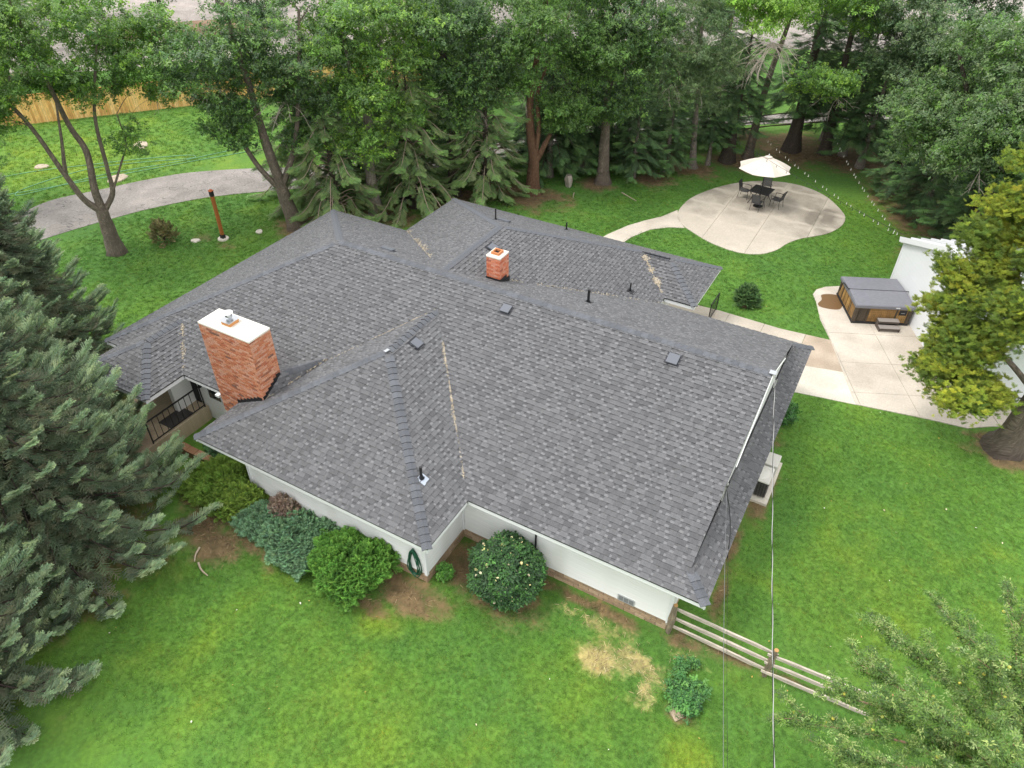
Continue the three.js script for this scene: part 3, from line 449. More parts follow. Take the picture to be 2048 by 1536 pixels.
{ // chimneys
  const brickCols = [[208, 136, 100], [214, 148, 114], [200, 124, 88], [220, 164, 136], [192, 116, 84], [166, 108, 84], [214, 156, 130], [136, 100, 86]], W8 = [6, 7, 5, 6, 4, 2, 5, 1];
  const bag = W8.flatMap((w, i) => Array(w).fill(i)), rough = tex(256, 256, (u, v) => { const a = 225 + 60 * (fbm(u * 24, v * 24, 151, 4, 24) - 0.5) + 20 * (vnoise(u * 128, v * 128, 155, 128) - 0.5); return [a, a, a]; }, 4, 4);
  const mats = brickCols.map((c) => std({ color: S(...c), roughness: 0.95, map: rough })), vmat = std({ vertexColors: true, roughness: 0.95, map: rough });
  const build = (x0, x1, z0, z1, y0, y1, per, limit, parent) => {
    new MB().box(x0 + 0.008, x1 - 0.008, 0.2, y1, z0 + 0.008, z1 - 0.008).add('mortar_core', M.mortar, parent);
    const ch = 0.0745, list = [];
    for (let r = 0; y0 + r * ch < y1 - 0.02; r++) for (const [ax, len, fx, s] of [['x', x1 - x0, z1, 1], ['z', z1 - z0, x1, 1], ['x', x1 - x0, z0, -1], ['z', z1 - z0, x0, -1]]) {
      const n = Math.max(2, Math.round(len / 0.205)), bw = len / n, off = r % 2 ? 0.5 : 0;
      for (let i = 0; i < n + (off ? 1 : 0); i++) { const a = Math.max(0, (i - off) * bw), b = Math.min(len, (i - off + 1) * bw); if (b - a < 0.03) continue; list.push({ ax, fx, s, y: y0 + (r + 0.5) * ch, c: (a + b) / 2, w: b - a, tone: pick(bag), out: rr(0.001, 0.009) }); }
    }
    for (const k of list) { k.p = k.ax === 'x' ? V(x0 + k.c, k.y, k.fx) : V(k.fx, k.y, z0 + k.c); const nv = k.ax === 'x' ? V(0, 0, k.s) : V(k.s, 0, 0), v = CAM.clone().sub(k.p); k.score = v.dot(nv) > 0 ? -v.length() + (k.p.y < 2.4 ? -50 : 0) : -999; }
    list.sort((a, b) => b.score - a.score);
    const rest = new MB(), geos = {};
    list.forEach((k, i) => {
      const w = k.w - 0.011, key = w.toFixed(3);
      if (i < limit) { const g = geos[key] || (geos[key] = new RoundedBoxGeometry(w, ch - 0.011, 0.05, 1, 0.004)), m = mesh('brick', g, mats[k.tone], parent); m.position.copy(k.p); if (k.ax === 'x') m.position.z += k.s * (k.out - 0.025); else { m.position.x += k.s * (k.out - 0.025); m.rotation.y = Math.PI / 2; } } else {
        const o = k.ax === 'x' ? V(0, 0, k.s * (k.out - 0.025)) : V(k.s * (k.out - 0.025), 0, 0), c = S(...brickCols[k.tone]);
        rest.obox(k.p.clone().add(o), k.ax === 'x' ? V(w / 2, 0, 0) : V(0.025, 0, 0), V(0, (ch - 0.011) / 2, 0), k.ax === 'x' ? V(0, 0, 0.025) : V(0, 0, w / 2), c);
      }
    });
    const r = rest.add('bricks', vmat, parent); r.userData.kind = 'stuff';
  };
  const big = group('chimney', house); build(-15.78, -13.74, -0.70, 0.12, 1.75, 5.08, 1, 300, big); tag(big, 'wide red brick chimney with a white mortar top');
  const capG = new RoundedBoxGeometry(2.06, 0.075, 0.84, 2, 0.02); mesh('chimney_top', capG, std({ map: concMap([226, 222, 212], 0.15, 161), roughness: 0.9 }), big).position.set(-14.76, 5.11, -0.29);
  const flue = new RoundedBoxGeometry(0.36, 0.16, 0.36, 2, 0.02); mesh('clay_flue', flue, std({ color: S(196, 138, 84), roughness: 0.9 }), big).position.set(-14.9, 5.2, -0.31);
  mesh('flue_plate', new THREE.BoxGeometry(0.45, 0.014, 0.45), M.steel, big).position.set(-14.9, 5.288, -0.31);
  mesh('flue_pipe', new THREE.LatheGeometry([[0.075, 0], [0.075, 0.06], [0.1, 0.062], [0.1, 0.14], [0.065, 0.15], [0.065, 0.2]].map(([a, b]) => new THREE.Vector2(a, b)), 18), M.steel, big).position.set(-14.9, 5.295, -0.31);
  mesh('rain_cap', new THREE.LatheGeometry([[0, 0.05], [0.08, 0.035], [0.15, 0.008], [0.155, 0], [0.14, 0]].map(([a, b]) => new THREE.Vector2(a, b)), 24), std({ color: S(232, 232, 230), roughness: 0.4, metalness: 0.2 }), big).position.set(-14.9, 5.5, -0.31);
  // stepped dark flashing where the brick meets the roofs
  for (let i = 0; i < 7; i++) { const x = -14.9 + i * 0.165, y = 2.4 + (x + 14.96) * 0.515; new MB().box(x - 0.09, x + 0.09, y - 0.08, y + 0.1, 0.128 + i * 0.0006, 0.142 + i * 0.0012).add('flashing', M.black, big); }
  for (let i = 0; i < 6; i++) { const z = 0.07 - i * 0.13, y = 2.99 + (0.12 - z) * 0.64; new MB().box(-13.733, -13.715 + i * 0.001, y - 0.1, y + 0.11, z - 0.07, z + 0.07).add('flashing', M.black, big); }
  const small = group('chimney', house); tag(small, 'small square orange brick chimney behind the ridge');
  for (const m of brickCols) m[0] = Math.min(230, m[0] + 16);
  build(-10.3, -9.78, -7.75, -7.17, 4.0, 5.36, 1, 0, small);
  mesh('chimney_top', new RoundedBoxGeometry(0.55, 0.07, 0.61, 2, 0.02), std({ map: concMap([216, 208, 196], 0.2, 171) }), small).position.set(-10.04, 5.385, -7.46);
  const fr = new MB(); for (const [a, b, c, d] of [[-10.2, -9.9, -7.62, -7.57], [-10.2, -9.9, -7.35, -7.3], [-10.2, -10.15, -7.57, -7.35], [-9.95, -9.9, -7.57, -7.35]]) fr.box(a, b, 5.4, 5.5, c, d); fr.add('clay_flue', std({ color: S(186, 120, 76) }), small);
  new MB().box(-10.15, -9.95, 5.405, 5.43, -7.57, -7.35).add('flue_fill', std({ color: S(22, 20, 19) }), small);  // near-black block closing the flue opening
  new MB().box(-10.33, -9.75, 4.0, 4.5, -7.78, -7.14).add('flashing', M.black, small); new MB().box(-10.315, -9.765, 4.5, 4.62, -7.6, -7.155).add('flashing', M.black, small);
}
{ // roof vents and pipes
  const onP = (k, x, z) => { const n = norms[k], p = planes[k][0]; return V(x, p.y - (n.x * (x - p.x) + n.z * (z - p.z)) / n.y, z); };
  const vent = (k, x, z, w = 0.3, l = 0.3) => {
    const g = group('roof_vent', roof), p = onP(k, x, z), n = norms[k], up = V(0, 1, 0).addScaledVector(n, -n.y).normalize(), s = V(0, 0, 0).crossVectors(up, n);
    g.position.copy(p); g.quaternion.setFromRotationMatrix(new THREE.Matrix4().makeBasis(s, n, up.clone().negate()));
    mesh('flange', new THREE.BoxGeometry(w + 0.12, 0.008, l + 0.12), M.darkMetal, g).position.y = 0.018;
    const h = new MB(), a = w / 2, b = l / 2; h.quad(V(-a, 0.1, b), V(a, 0.1, b), V(a, 0.07, -b), V(-a, 0.07, -b)); h.quad(V(-a, 0.045, b), V(a, 0.045, b), V(a, 0.1, b), V(-a, 0.1, b)); h.quad(V(a, 0.045, b), V(a, 0.02, -b), V(a, 0.07, -b), V(a, 0.1, b)); h.quad(V(-a, 0.02, -b), V(-a, 0.045, b), V(-a, 0.1, b), V(-a, 0.07, -b)); h.quad(V(a, 0.02, -b), V(-a, 0.02, -b), V(-a, 0.07, -b), V(a, 0.07, -b));
    h.add('hood', std({ color: S(96, 99, 106), roughness: 0.6 }), g); mesh('throat', new THREE.BoxGeometry(w * 0.86, 0.04, l * 0.86), M.black, g).position.y = 0.04;
  };
  vent('front', -8.55, -5.45); vent('front', -3.16, -5.52, 0.32, 0.34); vent('wingR', -10.32, -3.08); vent('back', -14.2, -6.85, 0.5, 0.22); vent('backB', -12.25, -11.7, 0.5, 0.22); vent('backR', -10.97, -8.69, 0.34, 0.3);
  const pipe = (k, x, z, h, r = 0.035, plate = M.black) => { const p = onP(k, x, z), g = group('vent_pipe', roof), n = norms[k], up = V(0, 1, 0).addScaledVector(n, -n.y).normalize(), s = V(0, 0, 0).crossVectors(up, n);
    new MB().tube([p.clone().add(V(0, -0.05, 0)), p.clone().add(V(0, h, 0))], r, 12).add('pipe', M.black, g); new MB().tube([p.clone().addScaledVector(n, 0.01), p.clone().add(V(0, 0.1, 0))], (t) => r * (2.1 - 1.0 * t), 12).add('boot', M.darkMetal, g);
    new MB().obox(p.clone().addScaledVector(n, 0.02).addScaledVector(up, -0.04), s.multiplyScalar(0.13), n.clone().multiplyScalar(0.004), up.clone().multiplyScalar(0.15)).add('base_plate', plate, g); };
  pipe('back', -6.96, -8.17, 0.5, 0.045); pipe('backR', -6.68, -11.52, 0.35, 0.03); pipe('backB', -10.97, -14.86, 0.35, 0.03); pipe('backB', -12.5, -11.5, 0.5, 0.03); pipe('wingR', -7.79, 0.41, 0.42, 0.04, std({ color: S(176, 184, 196), roughness: 0.4, metalness: 0.5 }));
  // tan needles and leaf scraps gathered in the valleys
  const bit = new MB(); bit.quad(V(-0.03, 0, -0.005), V(0.03, 0, -0.005), V(0.03, 0.003, 0.005), V(-0.03, 0.003, 0.005));
  const list = [], valley = (a, b, k1, k2, n, w, t0 = 0, t1 = 1) => { for (let i = 0; i < n; i++) { const t = rr(t0, t1), dense = 0.1 + 0.9 * sstep(0.2, 0.75, vnoise(t * 16, w * 31, 181)); if (rnd() > dense) continue; const q = a.clone().lerp(b, t), off = Math.abs(gauss()) * w * dense, k = rnd() < 0.5 ? k1 : k2, nn = norms[k], dd = b.clone().sub(a).normalize(), sd = V(0, 0, 0).crossVectors(nn, dd); if (sd.dot(cents[k].clone().sub(q)) < 0) sd.negate(); q.addScaledVector(sd, off).addScaledVector(nn, 0.022 + rr(0, 0.012)); const qu = new THREE.Quaternion().setFromUnitVectors(UPV, nn).multiply(new THREE.Quaternion().setFromAxisAngle(UPV, rr(0, 6.28))), c = (() => { const k = rr(0.75, 1.05), w = rnd(); return S((184 + 12 * w) * k, (176 + 2 * w) * k, (164 - 18 * w) * k); })(); list.push([xf(q, qu, rr(0.6, 1.5)), c]); } };
  valley(WV2, WRi, 'front', 'wingR', 800, 0.07, 0.1, 0.8); valley(WV1, WRi, 'front', 'wingL', 420, 0.06, 0.2, 1); valley(KV1, KRi, 'back', 'backL', 1800, 0.2, 0.02, 0.75); valley(KV2, KRi, 'back', 'backR', 420, 0.1, 0.0, 0.8); valley(EFl, ER0, 'extF', 'backR', 1100, 0.16, 0.1, 0.9); valley(PV2, PRi, 'front', 'porchR', 200, 0.08, 0.1, 0.9); valley(CF, CR1, 'crickB', 'wingL', 260, 0.05, 0, 1);
  tag(instanced('needle_litter', bit.geo(), std({ roughness: 1 }), list), 'tan needle litter lying in the roof valleys', 'litter');
}

// ---------------------------------------------------------------- garage, hot tub, garden furniture, fences
const weatherWood = (base, s, amt = 1) => tex(256, 512, (u, v) => { const g = fbm(u * 40, v * 5, s, 4, 5), n = fbm(u * 6, v * 6, s + 7, 3, 6), a = 1 + amt * (0.5 * (g - 0.5) + 0.3 * (n - 0.5)); return base.map((c) => c * a); }, 1.6, 0.8);
M.rail = std({ map: weatherWood([182, 171, 158], 201, 1.0), roughness: 0.95 }); M.rail.map.rotation = Math.PI / 2;
M.post = std({ map: weatherWood([128, 116, 98], 205, 1.2), roughness: 0.95 });
M.endGrain = std({ color: S(186, 142, 92), roughness: 0.95 });
const roughBar = (pts, w, h, seed_) => { // hand-split rail: an uneven rectangular section along a line
  const b = new MB(), N = pts.length; const ring = pts.map((p, i) => { const t = pts[Math.min(i + 1, N - 1)].clone().sub(pts[Math.max(i - 1, 0)]).normalize(), s = V(0, 0, 0).crossVectors(V(0, 1, 0), t).normalize(), up = V(0, 0, 0).crossVectors(t, s), k = i === 0 || i === N - 1 ? 0.6 : 1; const j = (a) => 1 + (hash(i, a, seed_) - 0.5) * 0.34; return [[-w, -h], [w * 0.6, -h], [w, h * 0.2], [w * 0.3, h], [-w * 0.9, h * 0.8]].map(([x, y], a) => p.clone().addScaledVector(s, x * k * j(a)).addScaledVector(up, y * k * j(a + 9))); });
  for (let i = 0; i < N - 1; i++) for (let a = 0; a < 5; a++) b.quad(ring[i][a], ring[i][(a + 1) % 5], ring[i + 1][(a + 1) % 5], ring[i + 1][a]);
  b.poly(ring[0].slice().reverse()); b.poly(ring[N - 1]); return b;
};
{ // split rail fence in front
  const f = thing('split_rail_fence', 'weathered split rail fence running from the front corner of the white house', 'fence');
  const posts = [[-0.76, -0.5, 1.25, 0.02], [1.76, -0.55, 1.3, 0.1], [4.3, -0.62, 1.28, -0.03]];
  posts.forEach(([x, z, h, l], i) => { const g = group('post', f); roughBar([V(x, -0.1, z), V(x + 0.02, h * 0.5, z + l * 0.4), V(x + 0.03, h, z + l)], 0.085, 0.085, 31 + i).add('post_shaft', M.post, g); new MB().tube([V(x + 0.03, h - 0.004, z + l), V(x + 0.03, h + 0.012, z + l)], 0.055, 7).add('cut_end', M.endGrain, g); });
  for (let i = 0; i < 2; i++) for (let k = 0; k < 3; k++) {
    const [x0, z0, , l0] = posts[i], [x1, z1, , l1] = posts[i + 1], y0 = 0.3 + k * 0.36 + rr(-0.03, 0.03), y1 = 0.3 + k * 0.36 + rr(-0.04, 0.04), pts = [];
    for (let j = 0; j <= 5; j++) { const t = j / 5; pts.push(V(x0 - 0.12 + (x1 - x0 + 0.24) * t, y0 + (y1 - y0) * t + gauss() * 0.008, z0 + (z1 - z0) * t + (l0 * (1 - t) + l1 * t) * 0.6 + (i ? 0.05 : -0.05) + gauss() * 0.01)); }
    roughBar(pts, 0.03, 0.062, 51 + i * 7 + k).add('rail', M.rail, f);
  }
}
{ // dark rail fence along the drive behind the trees
  const f = thing('rail_fence', 'dark rail fence beside the driveway behind the row of trees', 'fence'), pm = std({ color: S(92, 80, 68), roughness: 0.95 });
  const path = curve([[-27.5, 0, -17.2], [-22, 0, -23.6], [-20, 0, -26], [-12.6, 0, -34.4], [-7.9, 0, -40], [-2.5, 0, -44.6], [4, 0, -48.6]], 18);
  path.forEach((p, i) => { roughBar([V(p.x, -0.1, p.z), V(p.x, 0.6, p.z), V(p.x, 1.25, p.z)], 0.07, 0.07, 71 + i).add('post', pm, f); if (i) for (let k = 0; k < 3; k++) { const q = path[i - 1], y = 0.35 + k * 0.38; roughBar([V(q.x, y, q.z), V((p.x + q.x) / 2, y + rr(-0.02, 0.02), (p.z + q.z) / 2), V(p.x, y, p.z)], 0.035, 0.055, 101 + i * 3 + k).add('rail', pm, f); } });
}
{ // new cedar board fence across the far lawn
  const f = thing('board_fence', 'new golden cedar board fence at the far side of the lawn', 'fence'), cols = [[226, 180, 112], [214, 168, 100], [234, 192, 128], [204, 154, 90]].map((c, i) => std({ map: weatherWood(c, 221 + i * 9, 0.6), roughness: 0.85 })), dk = std({ map: weatherWood([176, 120, 66], 261, 0.6), roughness: 0.85 });
  const a = V(-56.5, 0, -8.6), mid = V(-44.2, 0, -24.75), b = V(-33, 0, -39);
  const run = (p, q) => { const n = Math.round(p.distanceTo(q) / 2.4), d = q.clone().sub(p).normalize(), s = V(-d.z, 0, d.x), L = p.distanceTo(q) / n;
    for (let i = 0; i < n; i++) {
      const o = p.clone().addScaledVector(d, i * L), g = group('panel', f); o.y = 0;
      new MB().obox(o.clone().add(V(0, 0.98, 0)).addScaledVector(s, -0.06), d.clone().multiplyScalar(0.05), V(0, 0.98, 0), s.clone().multiplyScalar(0.05)).add('fence_post', dk, g);
      const bs = [new MB(), new MB(), new MB(), new MB()]; for (let k = 0; k * 0.145 < L - 0.02; k++) bs[Math.floor(rnd() * 4)].obox(o.clone().addScaledVector(d, k * 0.145 + 0.07).add(V(0, 0.93 + rr(-0.008, 0.008), 0)).addScaledVector(s, rr(0.0, 0.008)), d.clone().multiplyScalar(0.068), V(0, 0.9, 0), s.clone().multiplyScalar(0.01));
      bs.forEach((m, k) => { if (!m.empty) m.add('boards', cols[k], g); });
      for (const y of [0.35, 1.6]) new MB().obox(o.clone().addScaledVector(d, L / 2).add(V(0, y, 0)).addScaledVector(s, -0.035), d.clone().multiplyScalar(L / 2 - 0.055), V(0, 0.045, 0), s.clone().multiplyScalar(0.02)).add('fence_rail', dk, g);
      new MB().obox(o.clone().addScaledVector(d, L / 2).add(V(0, 1.86, 0)), d.clone().multiplyScalar(L / 2), V(0, 0.018, 0), s.clone().multiplyScalar(0.07)).add('top_cap', dk, g);
    } };
  run(a, mid); run(mid, b);
}
// garage: gable end faces the tub; local frame s = across the gable (d), r = along the ridge (n)
const GD = V(0.42, 0, 0.907), GN = V(0.907, 0, -0.42), G0 = V(5.14, 0, -14.97);
{
  const f = thing('garage', 'white gabled garage behind the hot tub, partly hidden by the yellow green tree', 'garage');
  const at = (s, r, y) => G0.clone().addScaledVector(GD, -s).addScaledVector(GN, r).add(V(0, y, 0)), Lg = 7.85, Dg = 9, H = 2.5, HR = 4.05;
  const w = new MB(); w.poly([at(0, 0, 0), at(Lg, 0, 0), at(Lg, 0, H), at(Lg / 2, 0, HR), at(0, 0, H)]); w.quad(at(0, 0, 0), at(0, 0, H), at(0, Dg, H), at(0, Dg, 0)); w.quad(at(Lg, 0, 0), at(Lg, Dg, 0), at(Lg, Dg, H), at(Lg, 0, H)); w.poly([at(0, Dg, 0), at(0, Dg, H), at(Lg / 2, Dg, HR), at(Lg, Dg, H), at(Lg, Dg, 0)]);
  w.add('wall', std({ roughness: 0.7, map: tex(512, 512, (u, v) => { const g = v * 24 % 1 < 0.05 ? -7 : 0, n = fbm(u * 5, v * 5, 271, 4, 5), a = 226 + 10 * (n - 0.5) + g; return [a - 1, a + 1, a + 2]; }, 0.25, 0.25) }), f);
  const sl = (HR - H) / (Lg / 2), pan = [std({ color: S(150, 152, 154), roughness: 0.45, metalness: 0.2 }), std({ color: S(122, 122, 122), roughness: 0.6 }), std({ color: S(196, 198, 200), roughness: 0.45 })];
  for (const sd of [0, 1]) for (let k = 0; k < 22; k++) { // metal roof panels with raised white ribs
    const r0 = -0.12 + k * 0.42, S0 = sd ? Lg + 0.2 : -0.2, S1 = Lg / 2, y0 = H - 0.2 * sl + 0.03, y1 = HR + 0.03, g = group('roof_panel', f);
    const q = new MB(); q.quad(at(S0, r0, y0), at(S0, r0 + 0.42, y0), at(S1, r0 + 0.42, y1), at(S1, r0, y1)); q.quad(at(S0, r0, y0 - 0.03), at(S1, r0, y1 - 0.03), at(S1, r0 + 0.42, y1 - 0.03), at(S0, r0 + 0.42, y0 - 0.03)); q.add('sheet', pan[k % 5 === 1 ? 1 : k % 3 === 0 ? 2 : 0], g);
    new MB().bar(at(S0, r0 + 0.02, y0 + 0.025), at(S1, r0 + 0.02, y1 + 0.025), 0.035, undefined, V(0, 1, 0), 0.03).add('rib', M.white, g);
  }
  for (const [a, b] of [[at(Lg + 0.22, -0.14, H - 0.22 * sl - 0.02), at(Lg / 2, -0.14, HR - 0.02)], [at(-0.22, -0.14, H - 0.22 * sl - 0.02), at(Lg / 2, -0.14, HR - 0.02)]]) { mesh('rake_board', new MB().bar(a, b, 0.02, undefined, V(0, 1, 0), 0.11).geo(), M.white, f); const o = GN.clone().multiplyScalar(0.1).add(V(0, -0.13, 0)); mesh('rake_trim', new MB().bar(a.clone().add(o), b.clone().add(o), 0.03, undefined, V(0, 1, 0), 0.035).geo(), M.white, f); }
  for (const s of [0.03, Lg - 0.03]) new MB().obox(at(s, -0.01, H / 2 - 0.06), GD.clone().multiplyScalar(0.06), V(0, H / 2 - 0.06, 0), GN.clone().multiplyScalar(0.014)).add('corner_trim', M.white, f);
  // electrical conduit from the tub up the wall, and a bent pipe at the corner
  new MB().tube(curve([at(4.95, -0.03, 0.55), at(4.9, -0.05, 0.9), at(4.6, -0.06, 1.35), at(4.3, -0.05, 1.6), at(3.6, -0.04, 1.62)], 20), 0.018, 8).add('conduit', std({ color: S(120, 122, 126), roughness: 0.5 }), f);
  const dr = group('door', f); new MB().obox(at(-0.012, 4.5, 1.02), GD.clone().multiplyScalar(0.02), V(0, 1.02, 0), GN.clone().multiplyScalar(2.2)).add('door_leaf', M.white, dr);
}
{ // hot tub
  const T = thing('hot_tub', 'square wood sided hot tub under a grey folding cover', 'hot tub'), c = V(1.47, 0.03, -19.85); T.position.copy(c); T.rotation.y = Math.atan2(0.42, 0.907);
  const w = 1.14, H = 0.83, wood = [[156, 122, 72], [136, 104, 62], [172, 136, 84], [104, 80, 54]].map((k, i) => std({ map: weatherWood(k, 281 + 9 * i, 1.3), roughness: 0.75 })), dark = std({ map: weatherWood([74, 64, 52], 321, 1.1), roughness: 0.8 });
  mesh('base', new RoundedBoxGeometry(2 * w + 0.06, 0.1, 2 * w + 0.06, 2, 0.03).translate(0, 0.05, 0), M.black, T);
  mesh('shell', new RoundedBoxGeometry(2 * w - 0.06, H - 0.1, 2 * w - 0.06, 3, 0.06).translate(0, H / 2 + 0.04, 0), dark, T);
  for (let sd = 0; sd < 4; sd++) { // side panels of boards between dark posts
    const g = group('side_panel', T); g.rotation.y = sd * Math.PI / 2; const z = w - 0.02;
    if (sd % 2 === 0) for (const [x0, x1, m] of [[-0.98, -0.66, 3], [-0.56, 0.5, 1], [0.56, 0.98, 0]]) for (let k = 0; k < 6; k++) new MB().box(x0, x1, 0.12 + k * 0.112, 0.12 + k * 0.112 + 0.106, z, z + 0.018 + (k % 2) * 0.003).add('board', m === 3 ? dark : wood[(m + k * 3 + sd) % 3], g);
    else for (const [x0, x1] of [[-0.98, -0.7], [-0.66, -0.36], [-0.3, 0], [0.06, 0.36], [0.42, 0.66], [0.7, 0.98]]) new MB().box(x0, x1, 0.12, 0.79, z, z + 0.02).add('board', wood[Math.floor(Math.abs(x0 * 10)) % 3], g);
    for (const x of [-0.61, 0.53]) new MB().box(x - 0.035, x + 0.035, 0.1, 0.8, z, z + 0.03).add('batten', dark, g);
    new MB().box(-1.0, 1.0, 0.79, 0.83, z, z + 0.026).add('lip', M.black, g);
  }
  for (const [x, z] of [[1, 1], [1, -1], [-1, 1], [-1, -1]]) mesh('corner_post', new RoundedBoxGeometry(0.18, H - 0.05, 0.18, 3, 0.07).translate(x * (w - 0.07), H / 2 + 0.03, z * (w - 0.07)), dark, T);
  new MB().box(0.62, 0.93, 0.5, 0.74, w + 0.02, w + 0.034).add('control_door', M.black, T); new MB().box(0.7, 0.85, 0.6, 0.612, w + 0.034, w + 0.04).add('handle', M.steel, T);
  const vinyl = std({ roughness: 0.55, map: tex(256, 256, (u, v) => { const n = fbm(u * 20, v * 20, 331, 3, 20), a = 118 + 14 * (n - 0.5); return [a, a, a + 7]; }, 1, 1) });
  const half = new RoundedBoxGeometry(2 * w + 0.1, 0.1, w + 0.05, 4, 0.045);
  const c1 = mesh('cover_half', half, vinyl, T); c1.position.set(0, H + 0.075, w / 2 + 0.01); c1.rotation.x = 0.05; const c2 = mesh('cover_half', half, vinyl, T); c2.position.set(0, H + 0.075, -w / 2 - 0.01); c2.rotation.x = -0.05;
  for (const [z, r] of [[w + 0.03, 0], [-w - 0.03, 0]]) mesh('cover_skirt', new RoundedBoxGeometry(2 * w + 0.12, 0.13, 0.03, 2, 0.012), vinyl, T).position.set(0, H + 0.005, z);
  for (const x of [-w - 0.05, w + 0.05]) mesh('cover_skirt', new RoundedBoxGeometry(0.03, 0.13, 2 * w + 0.1, 2, 0.012), vinyl, T).position.set(x, H + 0.005, 0);
  new MB().box(0.42, 0.58, H + 0.0, H + 0.04, w + 0.046, w + 0.05).add('cover_label', M.white, T);
  new MB().tube(curve([[-w - 0.1, 0.45, -0.75], [-w - 0.13, H + 0.12, -0.55], [-w - 0.1, H + 0.16, -0.02], [-w - 0.02, H + 0.15, 0.0]], 16), 0.02, 8).add('lifter_arm', M.black, T); new MB().tube([V(-w - 0.06, H + 0.145, 0), V(w + 0.16, H + 0.145, 0)], 0.02, 8).add('lifter_bar', M.black, T); new MB().tube([V(w + 0.16, H + 0.145, 0), V(w + 0.16, H + 0.1, -0.85)], 0.02, 8).add('lifter_arm', M.black, T);
  const s = thing('tub_steps', 'two grey slatted plastic steps at the front of the hot tub', 'steps', null); s.position.copy(c).addScaledVector(V(0.42, 0, 0.907), w + 0.3).addScaledVector(V(0.907, 0, -0.42), 0.22); s.rotation.y = T.rotation.y;
  const sg = std({ color: S(150, 142, 136), roughness: 0.8 }), sd_ = std({ color: S(88, 78, 72), roughness: 0.8 });
  for (const [y, z] of [[0.36, -0.1], [0.19, 0.17]]) { for (let k = 0; k < 4; k++) new MB().box(-0.42, 0.42, y - 0.02, y, z - 0.13 + k * 0.068, z - 0.13 + k * 0.068 + 0.056).add('tread_slat', sg, s); new MB().box(-0.4, 0.4, y - 0.11, y - 0.022, z + 0.1, z + 0.12).add('riser', sd_, s); }
  for (const x of [-0.4, 0.4]) { new MB().box(x - 0.02, x + 0.02, 0.0, 0.34, -0.22, 0.0).add('stringer', sd_, s); new MB().box(x - 0.02, x + 0.02, 0.0, 0.168, 0.0, 0.27).add('stringer', sd_, s); }
}
